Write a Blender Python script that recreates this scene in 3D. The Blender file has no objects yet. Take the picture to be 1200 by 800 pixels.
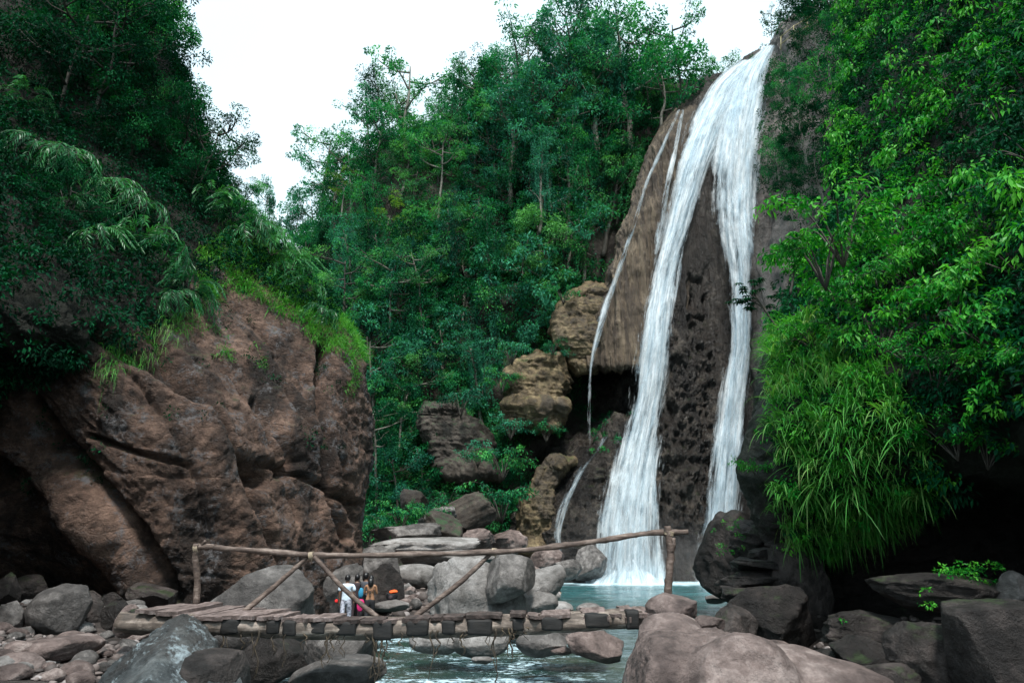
import bpy, math, random
import numpy as np
from mathutils import Vector, Matrix
S = bpy.context.scene
COL = S.collection
# ---------------------------------------------------------------- camera, sky, sun, exposure
TANP = 0.3124
PITCH = math.atan(TANP)
CAM_Z = 2.3
cd = bpy.data.cameras.new('camera'); cam = bpy.data.objects.new('camera', cd); COL.objects.link(cam)
cam.location = (0, 0, CAM_Z); cam.rotation_euler = (math.pi/2 + PITCH, 0, 0)
cd.sensor_width = 36; cd.lens = 24; cd.clip_start = 0.05; cd.clip_end = 3000
S.camera = cam
SUN_EL, SUN_AZ = math.radians(60), math.radians(6)
w = bpy.data.worlds.new('World'); S.world = w; w.use_nodes = True
nt = w.node_tree; bg = nt.nodes['Background']; bg.inputs[1].default_value = 0.1
sk = nt.nodes.new('ShaderNodeTexSky'); sk.sky_type = 'NISHITA'; sk.sun_disc = False
sk.sun_elevation = SUN_EL; sk.sun_rotation = SUN_AZ
mx = nt.nodes.new('ShaderNodeMix'); mx.data_type = 'RGBA'; mx.inputs[0].default_value = 0.95
ns = nt.nodes.new('ShaderNodeTexNoise'); ns.inputs['Scale'].default_value = 2.2; ns.inputs['Detail'].default_value = 5
cr = nt.nodes.new('ShaderNodeValToRGB')
cr.color_ramp.elements[0].position = 0.3; cr.color_ramp.elements[0].color = (0.66, 0.86, 0.96, 1)
cr.color_ramp.elements[1].position = 0.65; cr.color_ramp.elements[1].color = (0.74, 0.92, 1.0, 1)
sc_ = nt.nodes.new('ShaderNodeVectorMath'); sc_.operation = 'SCALE'; sc_.inputs[3].default_value = 3.95
nt.links.new(ns.outputs[0], cr.inputs[0]); nt.links.new(cr.outputs[0], sc_.inputs[0])
nt.links.new(sk.outputs[0], mx.inputs[6]); nt.links.new(sc_.outputs[0], mx.inputs[7])
nt.links.new(mx.outputs[2], bg.inputs[0])
sd = bpy.data.lights.new('sun', 'SUN'); sd.energy = 1.5; sd.angle = math.radians(10); sd.color = (1.0, 0.97, 0.92)
so = bpy.data.objects.new('sun', sd); COL.objects.link(so)
sdir = Vector((math.sin(SUN_AZ)*math.cos(SUN_EL), math.cos(SUN_AZ)*math.cos(SUN_EL)*-1, math.sin(SUN_EL)))
so.rotation_euler = sdir.to_track_quat('Z', 'Y').to_euler(); so.location = (0, 0, 80)
sk.sun_rotation = math.pi - SUN_AZ
S.view_settings.view_transform = 'Standard'; S.view_settings.look = 'None'
S.view_settings.exposure = 1.9; S.view_settings.gamma = 1
S.cycles.use_denoising = True
S.cycles.max_bounces = 6; S.cycles.diffuse_bounces = 2; S.cycles.glossy_bounces = 2
S.cycles.transmission_bounces = 3; S.cycles.transparent_max_bounces = 12
S.cycles.caustics_reflective = False; S.cycles.caustics_refractive = False
# ---------------------------------------------------------------- maths
rng = np.random.default_rng(7)
SP, CP = math.sin(PITCH), math.cos(PITCH)
def ray(px, py):
    u = (px-600)/800.0; v = (400-py)/800.0
    return u, CP - v*SP, SP + v*CP
def P(px, py, d):
    u, dy, dz = ray(px, py); t = d/dy
    return np.array([u*t, d, CAM_Z + dz*t])
def Pz(px, py, z):
    u, dy, dz = ray(px, py); t = (z-CAM_Z)/dz
    return np.array([u*t, dy*t, z])
def proj(p):
    x, y, z = p[..., 0], p[..., 1], p[..., 2]-CAM_Z
    fw = y*CP + z*SP; up = -y*SP + z*CP; fw = np.maximum(fw, 1e-3)
    return 600 + 800*x/fw, 400 - 800*up/fw
def smooth(a, b, x):
    t = np.clip((x-a)/(b-a), 0, 1); return t*t*(3-2*t)
def _h(ix, iy, iz, s):
    h = (ix*73856093) ^ (iy*19349663) ^ (iz*83492791) ^ (s*2654435761)
    h = (h ^ (h >> 13)) * 1274126177; h = h & 0xffffffff
    h = (h ^ (h >> 16)) * 2246822519; h = h & 0xffffffff
    h = h ^ (h >> 15)
    return (h & 0xffffff)/float(0xffffff)*2-1
def noise(p, s=0):
    f = np.floor(p).astype(np.int64); t = p-f; t = t*t*t*(t*(t*6-15)+10)
    x, y, z = f[..., 0], f[..., 1], f[..., 2]; a, b, c = t[..., 0], t[..., 1], t[..., 2]
    r = 0
    for i in (0, 1):
        for j in (0, 1):
            for k in (0, 1):
                wgt = (a if i else 1-a)*(b if j else 1-b)*(c if k else 1-c)
                r = r + wgt*_h(x+i, y+j, z+k, s)
    return r
def fbm(p, o=4, s=0, g=0.5):
    r = 0; a = 1.0; n = 0
    for i in range(o):
        r = r + a*noise(p*(2.03**i)+i*17.3, s+i); n += a; a *= g
    return r/n
def ridge(p, o=4, s=0, g=0.5):
    r = 0; a = 1.0; n = 0
    for i in range(o):
        r = r + a*(1-2*np.abs(noise(p*(2.07**i)+i*11.1, s+i))); n += a; a *= g
    return r/n
def unit(v):
    return v/np.maximum(np.linalg.norm(v, axis=-1, keepdims=True), 1e-9)
# ---------------------------------------------------------------- objects
def mesh_np(name, V, faces, mat=None, smooth_=True, attrs=None):
    """faces: list of int arrays (n,k)"""
    V = np.asarray(V, np.float32); me = bpy.data.meshes.new(name)
    faces = [np.asarray(f, np.int32) for f in faces if len(f)]
    me.vertices.add(len(V)); me.vertices.foreach_set('co', V.ravel())
    nl = sum(f.size for f in faces); nf = sum(len(f) for f in faces)
    me.loops.add(nl); me.polygons.add(nf)
    me.loops.foreach_set('vertex_index', np.concatenate([f.ravel() for f in faces]))
    tot = np.concatenate([np.full(len(f), f.shape[1], np.int32) for f in faces])
    st = np.concatenate([[0], np.cumsum(tot)[:-1]]).astype(np.int32)
    me.polygons.foreach_set('loop_start', st)
    me.polygons.foreach_set('use_smooth', np.full(nf, smooth_, bool))
    me.update(calc_edges=True)
    if attrs:
        for k, a in attrs.items():
            at = me.attributes.new(k, 'FLOAT', 'POINT'); at.data.foreach_set('value', np.asarray(a, np.float32).ravel())
    if mat: me.materials.append(mat)
    return me
def tag(o, label=None, cat=None, group=None, kind=None):
    if label: o['label'] = label
    if cat: o['category'] = cat
    if group: o['group'] = group
    if kind: o['kind'] = kind
    return o
def obj(name, me, parent=None, loc=None):
    o = bpy.data.objects.new(name, me); COL.objects.link(o)
    if parent: o.parent = parent
    if loc is not None: o.location = loc
    return o
def empty(name, loc=(0, 0, 0), rz=0):
    o = bpy.data.objects.new(name, None); COL.objects.link(o); o.location = loc; o.rotation_euler = (0, 0, rz); o.empty_display_size = .2
    return o
def copy_tree(o, parent=None, kids=None):
    c = o.copy(); COL.objects.link(c); c.parent = parent
    for ch in list(o.children): copy_tree(ch, c)
    return c
class MB:
    def __init__(s): s.V = []; s.F = {}; s.n = 0; s.A = []
    def add(s, V, faces, a=0.0):
        V = np.asarray(V, float)
        for f in faces:
            f = np.asarray(f)
            if len(f): s.F.setdefault(f.shape[1], []).append(f+s.n)
        s.V.append(V); s.n += len(V); s.A.append(np.broadcast_to(a, (len(V),)))
    def tube(s, pts, rad, k=8, a=0.0, cap=True, nz=0.0, seed=0):
        pts = np.asarray(pts, float); n = len(pts); rad = np.broadcast_to(rad, (n,)).astype(float)
        T = unit(np.gradient(pts, axis=0)); up = np.array([0.31, 0.22, 0.9])
        if abs(np.dot(unit(pts[-1]-pts[0]), unit(up))) > .95: up = np.array([1, 0.1, 0])
        A = unit(np.cross(T, up)); B = np.cross(T, A)
        th = np.arange(k)/k*2*math.pi
        R = rad[:, None]*np.ones(k)
        if nz:
            q = np.stack([np.cos(th)[None]*1.5+0*R, np.sin(th)[None]*1.5+0*R, np.arange(n)[:, None]*.7+0*R], -1)
            R = R*(1+nz*noise(q+seed*9.1, seed))
        V = pts[:, None]+R[..., None]*(np.cos(th)[None, :, None]*A[:, None]+np.sin(th)[None, :, None]*B[:, None])
        V = V.reshape(-1, 3); i = np.arange(n-1)[:, None]*k; j = np.arange(k)[None]; j2 = (j+1) % k
        F = np.stack([i+j, i+j2, i+k+j2, i+k+j], -1).reshape(-1, 4)
        fs = [F]
        if cap:
            V = np.concatenate([V, pts[:1], pts[-1:]]); c0 = n*k; jj = np.arange(k); j2 = (jj+1) % k
            fs.append(np.stack([jj*0+c0, j2, jj], -1)); fs.append(np.stack([jj*0+c0+1, (n-1)*k+jj, (n-1)*k+j2], -1))
        s.add(V, fs, a)
    def mesh(s, name, mat, smooth_=True):
        return mesh_np(name, np.concatenate(s.V), [np.concatenate(v) for v in s.F.values()], mat, smooth_, {'var': np.concatenate(s.A)})
def catmull(C, n, axis=0):
    C = np.moveaxis(np.asarray(C, float), axis, 0); m = len(C)
    t = np.linspace(0, m-1, n); i = np.clip(np.floor(t).astype(int), 0, m-2); f = (t-i)
    f = f.reshape(-1, *([1]*(C.ndim-1)))
    g = lambda k: C[np.clip(k, 0, m-1)]
    p0, p1, p2, p3 = g(i-1), g(i), g(i+1), g(i+2)
    p0 = np.where((i-1 < 0).reshape(f.shape), 2*p1-p2, p0); p3 = np.where((i+2 > m-1).reshape(f.shape), 2*p2-p1, p3)
    r = 0.5*((2*p1)+(-p0+p2)*f+(2*p0-5*p1+4*p2-p3)*f*f+(-p0+3*p1-3*p2+p3)*f**3)
    return np.moveaxis(r, 0, axis)
def patch(rows, nv, nu):
    """rows: list of rows of (px,py,d)"""
    C = np.array([[P(*c) for c in r] for r in rows])
    return catmull(catmull(C, nv, 0), nu, 1)
def gnorm(G, flip=False):
    du = np.gradient(G, axis=1); dv = np.gradient(G, axis=0)
    n = unit(np.cross(du, dv)); return -n if flip else n
def gfaces(nv, nu):
    i = np.arange(nv-1)[:, None]*nu; j = np.arange(nu-1)[None]
    return np.stack([i+j, i+j+1, i+nu+j+1, i+nu+j], -1).reshape(-1, 4)
def facecam(G, N):
    # make normals face the viewer's side on average
    m = np.mean(np.sum(N*(np.array([0, 0, CAM_Z])-G), -1)); return N if m > 0 else -N
def gmesh(name, G, mat, attrs=None):
    nv, nu = G.shape[:2]; F = gfaces(nv, nu)
    N = gnorm(G); N2 = facecam(G, N)
    if np.sum(N*N2) < 0: F = F[:, ::-1]
    return mesh_np(name, G.reshape(-1, 3), [F], mat, True, attrs)
# ---------------------------------------------------------------- materials
class NT:
    def __init__(s, name):
        s.m = bpy.data.materials.new(name); s.m.use_nodes = True; s.t = s.m.node_tree; s.b = s.t.nodes['Principled BSDF']
    def n(s, typ, **kw):
        nd = s.t.nodes.new(typ)
        for k, v in kw.items():
            if k[0] == 'i' and k[1:].isdigit(): s.put(nd.inputs[int(k[1:])], v)
            elif k in nd.inputs: s.put(nd.inputs[k], v)
            else: setattr(nd, k, v)
        return nd
    def put(s, i, v):
        if isinstance(v, bpy.types.NodeSocket): s.t.links.new(v, i)
        else: i.default_value = v
    def noise(s, vec, scale, detail=5, rough=.55, dist=0):
        return s.n('ShaderNodeTexNoise', Vector=vec, Scale=scale, Detail=detail, Roughness=rough, Distortion=dist).outputs[0]
    def ramp(s, f, stops):
        r = s.n('ShaderNodeValToRGB', i0=f); e = r.color_ramp.elements
        while len(e) < len(stops): e.new(.5)
        for x, (p, c) in zip(e, stops): x.position = p; x.color = (*c, 1) if len(c) == 3 else c
        return r.outputs[0]
    def mix(s, f, a, b, mode='MIX'):
        m = s.n('ShaderNodeMix', data_type='RGBA', blend_type=mode); s.put(m.inputs[0], f)
        for i, v in ((6, a), (7, b)): s.put(m.inputs[i], (*v, 1) if isinstance(v, tuple) and len(v) == 3 else v)
        return m.outputs[2]
    def math(s, op, a, b=0.0, clamp=False):
        m = s.n('ShaderNodeMath', operation=op, i0=a, i1=b, use_clamp=clamp); return m.outputs[0]
    def mapr(s, v, a, b, c=0.0, d=1.0):
        return s.n('ShaderNodeMapRange', Value=v, i1=a, i2=b, i3=c, i4=d).outputs[0]
    def vscale(s, v, sc):
        return s.n('ShaderNodeVectorMath', operation='MULTIPLY', i0=v, i1=sc).outputs[0]
    def bump(s, h, strength=.5, dist=.05, normal=None):
        b = s.n('ShaderNodeBump', Height=h, Strength=strength, Distance=dist)
        if normal: s.put(b.inputs['Normal'], normal)
        return b.outputs[0]
def rock_mat(name, dark, mid, light, sc=1.0, moss=0.0, mosscol=(.03, .07, .015), stretch=(1, 1, 1), rough=.8, stain=None, stain_amt=.5, bumpd=.06, world=True, lichen=None, lich_thr=.6, strk=None, mossz=.35, soil=None, palec=None):
    k = NT(name)
    if world: v = k.n('ShaderNodeNewGeometry').outputs[0]
    else:
        tc = k.n('ShaderNodeTexCoord').outputs[3]; oi = k.n('ShaderNodeObjectInfo').outputs['Random']
        v = k.n('ShaderNodeVectorMath', operation='ADD', i0=tc, i1=k.n('ShaderNodeCombineXYZ', X=k.math('MULTIPLY', oi, 37.0), Y=k.math('MULTIPLY', oi, 91.0)).outputs[0]).outputs[0]
    vs = k.vscale(v, stretch)
    a = k.noise(vs, .55*sc, 6, .6, .6); b = k.noise(vs, 3.2*sc, 8, .65, .3); c = k.noise(v, 26*sc, 5, .7)
    f = k.math('ADD', k.math('MULTIPLY', a, .5), k.math('MULTIPLY', b, .5))
    col = k.ramp(f, [(.34, dark), (.5, mid), (.66, light)])
    col = k.mix(k.mapr(c, .35, .7, 0, .6), col, k.mix(.5, col, tuple(x*.35 for x in dark)), 'MIX')
    if strk:
        sn0 = k.noise(k.vscale(v, (1.7, 1.7, .06)), 1.0, 6, .65, .2)
        col = k.mix(k.mapr(sn0, .47, .58), col, strk)
    if stain:
        sn = k.noise(k.vscale(v, (.8, .8, .25)), .9*sc, 5, .6, .5)
        col = k.mix(k.math('MULTIPLY', k.mapr(sn, .5, .62), stain_amt), col, stain)
    if lichen:
        ln = k.math('ADD', k.math('MULTIPLY', k.noise(v, 1.4*sc, 4, .6), .5), k.math('MULTIPLY', k.noise(v, 9*sc, 6, .75), .5))
        col = k.mix(k.mapr(ln, lich_thr-.02, lich_thr+.07, 0, .9), col, lichen)
    vo = k.n('ShaderNodeTexVoronoi', feature='DISTANCE_TO_EDGE', Vector=k.n('ShaderNodeVectorMath', operation='ADD', i0=vs, i1=k.n('ShaderNodeVectorMath', operation='SCALE', i0=k.n('ShaderNodeTexNoise', Vector=v, Scale=1.5*sc, Detail=3).outputs[1], i3=.6).outputs[0]).outputs[0], Scale=1.1*sc).outputs[0]
    crack = k.mapr(vo, 0, .05, 0, 1 if world else .15)
    if moss > 0:
        nz = k.n('ShaderNodeSeparateXYZ', i0=k.n('ShaderNodeNewGeometry').outputs['Normal']).outputs[2]
        mn = k.noise(v, 1.3*sc, 7, .7)
        mf = k.math('MULTIPLY', k.mapr(nz, mossz, mossz+.35), k.mapr(mn, .62-.25*moss, .7-.25*moss))
        col = k.mix(k.math('MULTIPLY', mf, min(1, moss*1.4)), col, mosscol)
    if palec: col = k.mix(k.n('ShaderNodeAttribute', attribute_name='pale').outputs['Fac'], col, k.ramp(f, [(.36, tuple(x*.25 for x in palec)), (.5, tuple(x*.75 for x in palec)), (.64, palec)]))
    if soil: col = k.mix(k.n('ShaderNodeAttribute', attribute_name='veg').outputs['Fac'], col, k.mix(b, soil, tuple(x*2.5 for x in soil)))
    rgh = k.mapr(b, .3, .7, rough-.2, rough+.1)
    if not world:
        pz = k.n('ShaderNodeSeparateXYZ', i0=k.n('ShaderNodeNewGeometry').outputs[0]).outputs[2]
        wet = k.mapr(k.math('ADD', pz, k.math('MULTIPLY', k.noise(v, 2.5, 4), .35)), .22, .42, 1, 0)
        col = k.mix(wet, col, k.mix(1.0, col, (.32, .30, .28), 'MULTIPLY')); rgh = k.math('MULTIPLY', rgh, k.mapr(wet, 0, 1, 1, .35))
    k.put(k.b.inputs['Base Color'], col)
    k.put(k.b.inputs['Roughness'], rgh); k.b.inputs['Specular IOR Level'].default_value = .35
    h = k.math('ADD', k.math('MULTIPLY', k.noise(vs, 7*sc, 8, .75, .3), 1.1), k.math('MULTIPLY', c, .5))
    h = k.math('ADD', h, k.math('MULTIPLY', crack, .18))
    h = k.math('ADD', h, k.math('MULTIPLY', k.noise(vs, 2.2*sc, 4, .6, .5), 1.6))
    if strk: h = k.math('ADD', h, k.math('MULTIPLY', sn0, 2.5))
    k.put(k.b.inputs['Normal'], k.bump(h, .9, bumpd))
    return k.m
def leaf_mat(name, stops, trans=.35, rough=.45, spec=.3, wnoise=.3):
    k = NT(name); v = k.n('ShaderNodeAttribute', attribute_name='var').outputs['Fac']
    oi = k.n('ShaderNodeObjectInfo').outputs['Random']; g = k.n('ShaderNodeNewGeometry').outputs[0]
    w_ = k.noise(g, .22, 3, .5)
    f = k.math('ADD', k.math('MULTIPLY', v, .55), k.math('ADD', k.math('MULTIPLY', oi, .22), k.math('MULTIPLY', w_, wnoise)), True)
    col = k.ramp(f, stops)
    k.put(k.b.inputs['Base Color'], col); k.b.inputs['Roughness'].default_value = rough; k.b.inputs['Specular IOR Level'].default_value = spec
    tr = k.n('ShaderNodeBsdfTranslucent', Color=k.mix(1.0, col, (.85, 1.0, .35), 'MULTIPLY'))
    ms = k.n('ShaderNodeMixShader', i0=trans, i1=k.b.outputs[0], i2=tr.outputs[0])
    k.put(k.t.nodes['Material Output'].inputs[0], ms.outputs[0])
    return k.m
def plain_mat(name, c, rough=.7, noise_amt=.3, sc=20, metal=0):
    k = NT(name); v = k.n('ShaderNodeTexCoord').outputs[3]; n_ = k.noise(v, sc, 4)
    k.put(k.b.inputs['Base Color'], k.mix(k.mapr(n_, .3, .7), tuple(x*(1-noise_amt) for x in c), tuple(min(1, x*(1+noise_amt)) for x in c)))
    k.b.inputs['Roughness'].default_value = rough; k.b.inputs['Metallic'].default_value = metal
    return k.m
def wood_mat(name, dark, mid, light, axis=(1, 12, 12), sc=2.0):
    k = NT(name); tc = k.n('ShaderNodeTexCoord').outputs[3]; oi = k.n('ShaderNodeObjectInfo').outputs['Random']
    v = k.n('ShaderNodeVectorMath', operation='ADD', i0=tc, i1=k.n('ShaderNodeCombineXYZ', X=k.math('MULTIPLY', oi, 13.0), Y=k.math('MULTIPLY', oi, 31.0)).outputs[0]).outputs[0]
    a = k.noise(k.vscale(v, axis), sc, 6, .65, .3); b = k.noise(v, 5, 6, .7)
    f = k.math('ADD', k.math('MULTIPLY', a, .6), k.math('MULTIPLY', b, .4))
    col = k.ramp(f, [(.36, dark), (.5, mid), (.64, light)])
    k.put(k.b.inputs['Base Color'], k.mix(k.math('MULTIPLY', oi, .3), col, dark)); k.b.inputs['Roughness'].default_value = .75
    k.put(k.b.inputs['Normal'], k.bump(a, .8, .012))
    return k.m
# foliage colours (linear)
M = {}
M['leaf_far'] = leaf_mat('leaf_far', [(.20, (.0012, .020, .010)), (.38, (.004, .078, .036)), (.58, (.016, .20, .075)), (.82, (.10, .42, .10))], .35, .55, .14)
M['leaf_blue'] = leaf_mat('leaf_blue', [(.20, (.002, .024, .017)), (.42, (.010, .11, .070)), (.75, (.06, .33, .19))], .35, .55, .14)
M['leaf_yellow'] = leaf_mat('leaf_yellow', [(.1, (.07, .19, .03)), (.5, (.14, .30, .035)), (.9, (.26, .42, .05))], .4, .5, .3)
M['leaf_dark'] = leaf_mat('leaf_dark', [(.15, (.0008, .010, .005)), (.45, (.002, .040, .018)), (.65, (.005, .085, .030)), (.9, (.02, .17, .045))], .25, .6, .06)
M['leaf_near'] = leaf_mat('leaf_near', [(.18, (.0015, .022, .005)), (.38, (.004, .10, .014)), (.58, (.018, .25, .025)), (.85, (.14, .50, .05))], .4, .42, .18)
M['grass'] = leaf_mat('grass_blade', [(.1, (.006, .075, .012)), (.4, (.025, .21, .028)), (.7, (.12, .38, .075)), (1, (.32, .36, .15))], .42, .42, .2)
M['dry'] = leaf_mat('dry_grass', [(.1, (.12, .13, .05)), (.5, (.24, .22, .09)), (.9, (.34, .29, .14))], .3, .6, .2)
M['bark'] = wood_mat('bark', (.05, .046, .036), (.13, .12, .095), (.30, .28, .23), (3, 3, .6), 3)
M['bark_dark'] = wood_mat('bark_dark', (.012, .012, .009), (.035, .03, .022), (.08, .07, .05), (3, 3, .6), 3)
M['rock_left'] = rock_mat('rock_left', (.010, .006, .005), (.120, .072, .052), (.34, .215, .16), .9, .35, (.03, .06, .015), (1, 1, 1.35), .8, (.006, .005, .0045), .8, .2, True, (.15, .145, .15), .55, mossz=.5, soil=(.006, .007, .004))
M['rock_right'] = rock_mat('rock_right', (.004, .003, .0025), (.014, .010, .009), (.045, .035, .031), 1.0, .3, (.02, .05, .012), (1, 1, 1.6), .6, (.01, .009, .008), .5, .09, soil=(.003, .005, .002))
M['rock_fall'] = rock_mat('rock_fall', (.008, .007, .006), (.050, .042, .036), (.20, .17, .14), .6, .3, (.03, .07, .02), (1, 1, .7), .45, (.012, .011, .011), .85, .45, strk=(.028, .022, .018), palec=(.34, .30, .275))
M['rock_tan'] = rock_mat('rock_tan', (.022, .016, .011), (.115, .084, .055), (.33, .26, .18), .4, .25, (.06, .09, .02), (1, 1, .2), .6, (.022, .017, .014), .8, .22, strk=(.045, .032, .022))
M['rock_hill'] = rock_mat('rock_hill', (.010, .009, .007), (.035, .028, .022), (.10, .082, .066), .5, .7, (.02, .06, .02), (1, 1, 1), .8, (.02, .016, .013), .5, .2, mossz=.1)
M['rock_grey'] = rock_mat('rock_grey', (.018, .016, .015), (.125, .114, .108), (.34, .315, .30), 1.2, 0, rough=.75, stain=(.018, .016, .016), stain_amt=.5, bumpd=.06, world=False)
M['rock_pink'] = rock_mat('rock_pink', (.03, .021, .019), (.185, .138, .125), (.45, .37, .34), 1.1, 0, rough=.7, stain=(.04, .028, .026), stain_amt=.6, bumpd=.06, world=False, lichen=(.5, .44, .42), lich_thr=.68)
M['rock_blue'] = rock_mat('rock_blue', (.007, .009, .010), (.052, .060, .063), (.18, .195, .195), 1.3, 0, rough=.7, stain=(.05, .036, .028), stain_amt=.4, bumpd=.07, world=False, lichen=(.30, .36, .385), lich_thr=.54)
M['rock_pale'] = rock_mat('rock_pale', (.06, .055, .05), (.24, .225, .215), (.52, .50, .49), .7, 0, rough=.75, stain=(.06, .05, .045), stain_amt=.4, bumpd=.08, world=False)
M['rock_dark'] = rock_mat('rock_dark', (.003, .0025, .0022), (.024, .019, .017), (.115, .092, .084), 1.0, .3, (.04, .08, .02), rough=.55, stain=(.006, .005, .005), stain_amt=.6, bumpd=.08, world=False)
M['rock_tanb'] = rock_mat('rock_tanb', (.012,.009,.006), (.12,.085,.045), (.38,.29,.16), .5, .35, (.05,.09,.015), (1,1,1.4), .6, (.04,.032,.026), .7, .14, False)
M['rock_hillb'] = rock_mat('rock_hillb', (.012,.009,.007), (.045,.036,.029), (.12,.10,.082), .8, .6, (.02,.06,.02), rough=.8, world=False)
M['ground'] = rock_mat('ground', (.012, .010, .009), (.045, .035, .031), (.12, .098, .09), 2.5, 0, rough=.8, bumpd=.05)
# ---------------------------------------------------------------- land: left cliff
def crease(px, py, line, w, depth):
    """inward offset near a polyline given in picture coordinates of the unworked surface"""
    L = np.array(line, float); best = np.full(px.shape, 1e9)
    for a, b in zip(L[:-1], L[1:]):
        ab = b-a; t = np.clip(((px-a[0])*ab[0]+(py-a[1])*ab[1])/(ab@ab), 0, 1)
        best = np.minimum(best, np.hypot(px-a[0]-t*ab[0], py-a[1]-t*ab[1]))
    return depth*np.exp(-(best/w)**2)
def lrow(py, edge, ds, wrap=(-8, 6, -50, 16), topo=0):
    xs = [-620, -260] + list(np.linspace(-40, edge, 7))
    r = [(x, py, d) for x, d in zip(xs, ds)]
    r.append((edge+wrap[0], py+2, ds[-1]+wrap[1])); r.append((edge+wrap[2], py+8, ds[-1]+wrap[3]))
    return r
LC = [
 lrow(860, 428, [7, 11, 19, 21, 21.5, 20.5, 21.5, 24, 27]),
 lrow(730, 425, [7, 11, 20.5, 23, 23, 20.5, 21.3, 23.5, 27]),
 lrow(670, 419, [7, 11, 20.0, 21.6, 21.4, 19.8, 20.6, 23.2, 27]),
 lrow(610, 421, [6.5, 11, 19.2, 20.2, 19.4, 19.3, 20.4, 23.2, 27.2]),
 lrow(540, 423, [6, 10.5, 20, 20.6, 19.0, 19.0, 20.6, 23.4, 27.4]),
 lrow(480, 421, [6, 10, 18.8, 19.4, 18.9, 19.3, 21.2, 24, 27.6]),
 lrow(430, 414, [6, 10, 18.0, 18.8, 18.9, 19.7, 22, 24.8, 28]),
 lrow(390, 394, [6, 10, 15.8, 16.8, 18.2, 20.2, 22.6, 25.2, 28.4]),
 lrow(345, 352, [6, 10, 15.2, 16.6, 18.4, 20.6, 22.8, 25.4, 28.4]),
 lrow(300, 310, [6, 10, 16.2, 17.8, 19.4, 21, 23, 25.4, 28]),
 lrow(250, 270, [6.3, 10.4, 16.8, 18.6, 20.2, 21.8, 23.6, 25.6, 28]),
 lrow(190, 232, [6.8, 11.5, 18.5, 20.4, 21.8, 23, 24.6, 26.4, 28.4]),
 lrow(110, 205, [8, 13, 21, 22.4, 23.6, 24.6, 25.8, 27.4, 29]),
 lrow(0, 165, [10, 15, 23.5, 24.6, 25.6, 26.4, 27.4, 28.6, 30]),
 lrow(-150, 110, [12, 18, 27, 28, 28.6, 29, 30, 31, 32]),
]
GL = patch(LC, 450, 450)
NL = facecam(GL, gnorm(GL)); lpx, lpy = proj(GL)
u_ = np.array([.76, .1, -.64]); v_ = np.array([.64, .1, .76]); w_2 = np.array([0, 1, 0.])
q = np.stack([GL@u_*.12, GL@v_*.75, GL@w_2*.3], -1)
slab = smooth(500, 560, lpy)*smooth(60, 140, lpx)*smooth(345, 300, lpx)
upr = np.clip(smooth(560, 470, lpy)+smooth(250, 330, lpx)*.5, 0, 1)
hgt = ridge(q, 6, 3, .62)*(.15+.24*upr) + ridge(GL*2.2, 5, 14, .62)*.06 + fbm(GL*.3, 3, 9)*.34 + fbm(GL*3.0, 5, 5, .7)*.11
qb = np.stack([GL[..., 0]*.12, GL[..., 1]*.12, GL[..., 2]*1.3+GL[..., 0]*.12], -1)
hgt += -.12*np.maximum(0, ridge(qb, 3, 21)-.62)*2
edge_f = smooth(.0, 1, np.clip((640-lpx)/250, 0, 1))
hgt -= crease(lpx, lpy, [(40, 470), (75, 520), (120, 575), (165, 625), (207, 700)], 7, 1.0)
hgt += crease(lpx, lpy, [(30, 505), (60, 550), (110, 610), (150, 655), (190, 705)], 22, .7)
for i_, (x0_, y0_) in enumerate(((150, 440), (190, 415), (250, 420), (290, 400), (320, 420), (75, 600))): hgt -= crease(lpx, lpy, [(x0_, y0_), (x0_+45, y0_+60), (x0_+80, y0_+125), (x0_+98, y0_+190)], 3.2, .22)
hgt -= crease(lpx, lpy, [(165, 365), (205, 430), (253, 508), (282, 555), (300, 600), (323, 680)], 5.5, 1.0)
hgt += crease(lpx, lpy, [(215, 460), (255, 540), (285, 620), (300, 680)], 28, .45)
hgt -= crease(lpx, lpy, [(285, 550), (305, 560)], 11, 1.3)
hgt -= crease(lpx, lpy, [(105, 510), (160, 530), (220, 546)], 2.6, .45)
hgt -= crease(lpx, lpy, [(300, 470), (345, 540), (330, 555)], 6, .5)
hgt -= crease(lpx, lpy, [(376, 404), (375, 450), (377, 500), (389, 579), (408, 630)], 5, 1.2)
hgt -= crease(lpx, lpy, [(120, 395), (180, 430), (225, 470)], 12, 1.0)
hgt -= crease(lpx, lpy, [(305, 540), (360, 560), (420, 590)], 3.5, .45)
hgt -= crease(lpx, lpy, [(240, 330), (300, 380), (360, 450)], 6, .6)
GLd = GL + NL*hgt[..., None]
lx_, ly_ = proj(GLd); leftlim = lambda x: np.interp(x, [-60, 0, 60, 130, 175, 210, 232, 262, 300, 340, 398], [480, 462, 446, 412, 400, 376, 345, 322, 334, 362, 404])
vegL = smooth(20, -20, ly_-leftlim(lx_)+40*fbm(GLd*.8, 3, 12)+10)
tag(obj('cliff', gmesh('cliff', GLd, M['rock_left'], {'veg': vegL.ravel()})), 'brown rock cliff of slanting layers with a dark cave at its foot', kind='structure')
NLd = facecam(GLd, gnorm(GLd)); lpx, lpy = proj(GLd)
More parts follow.
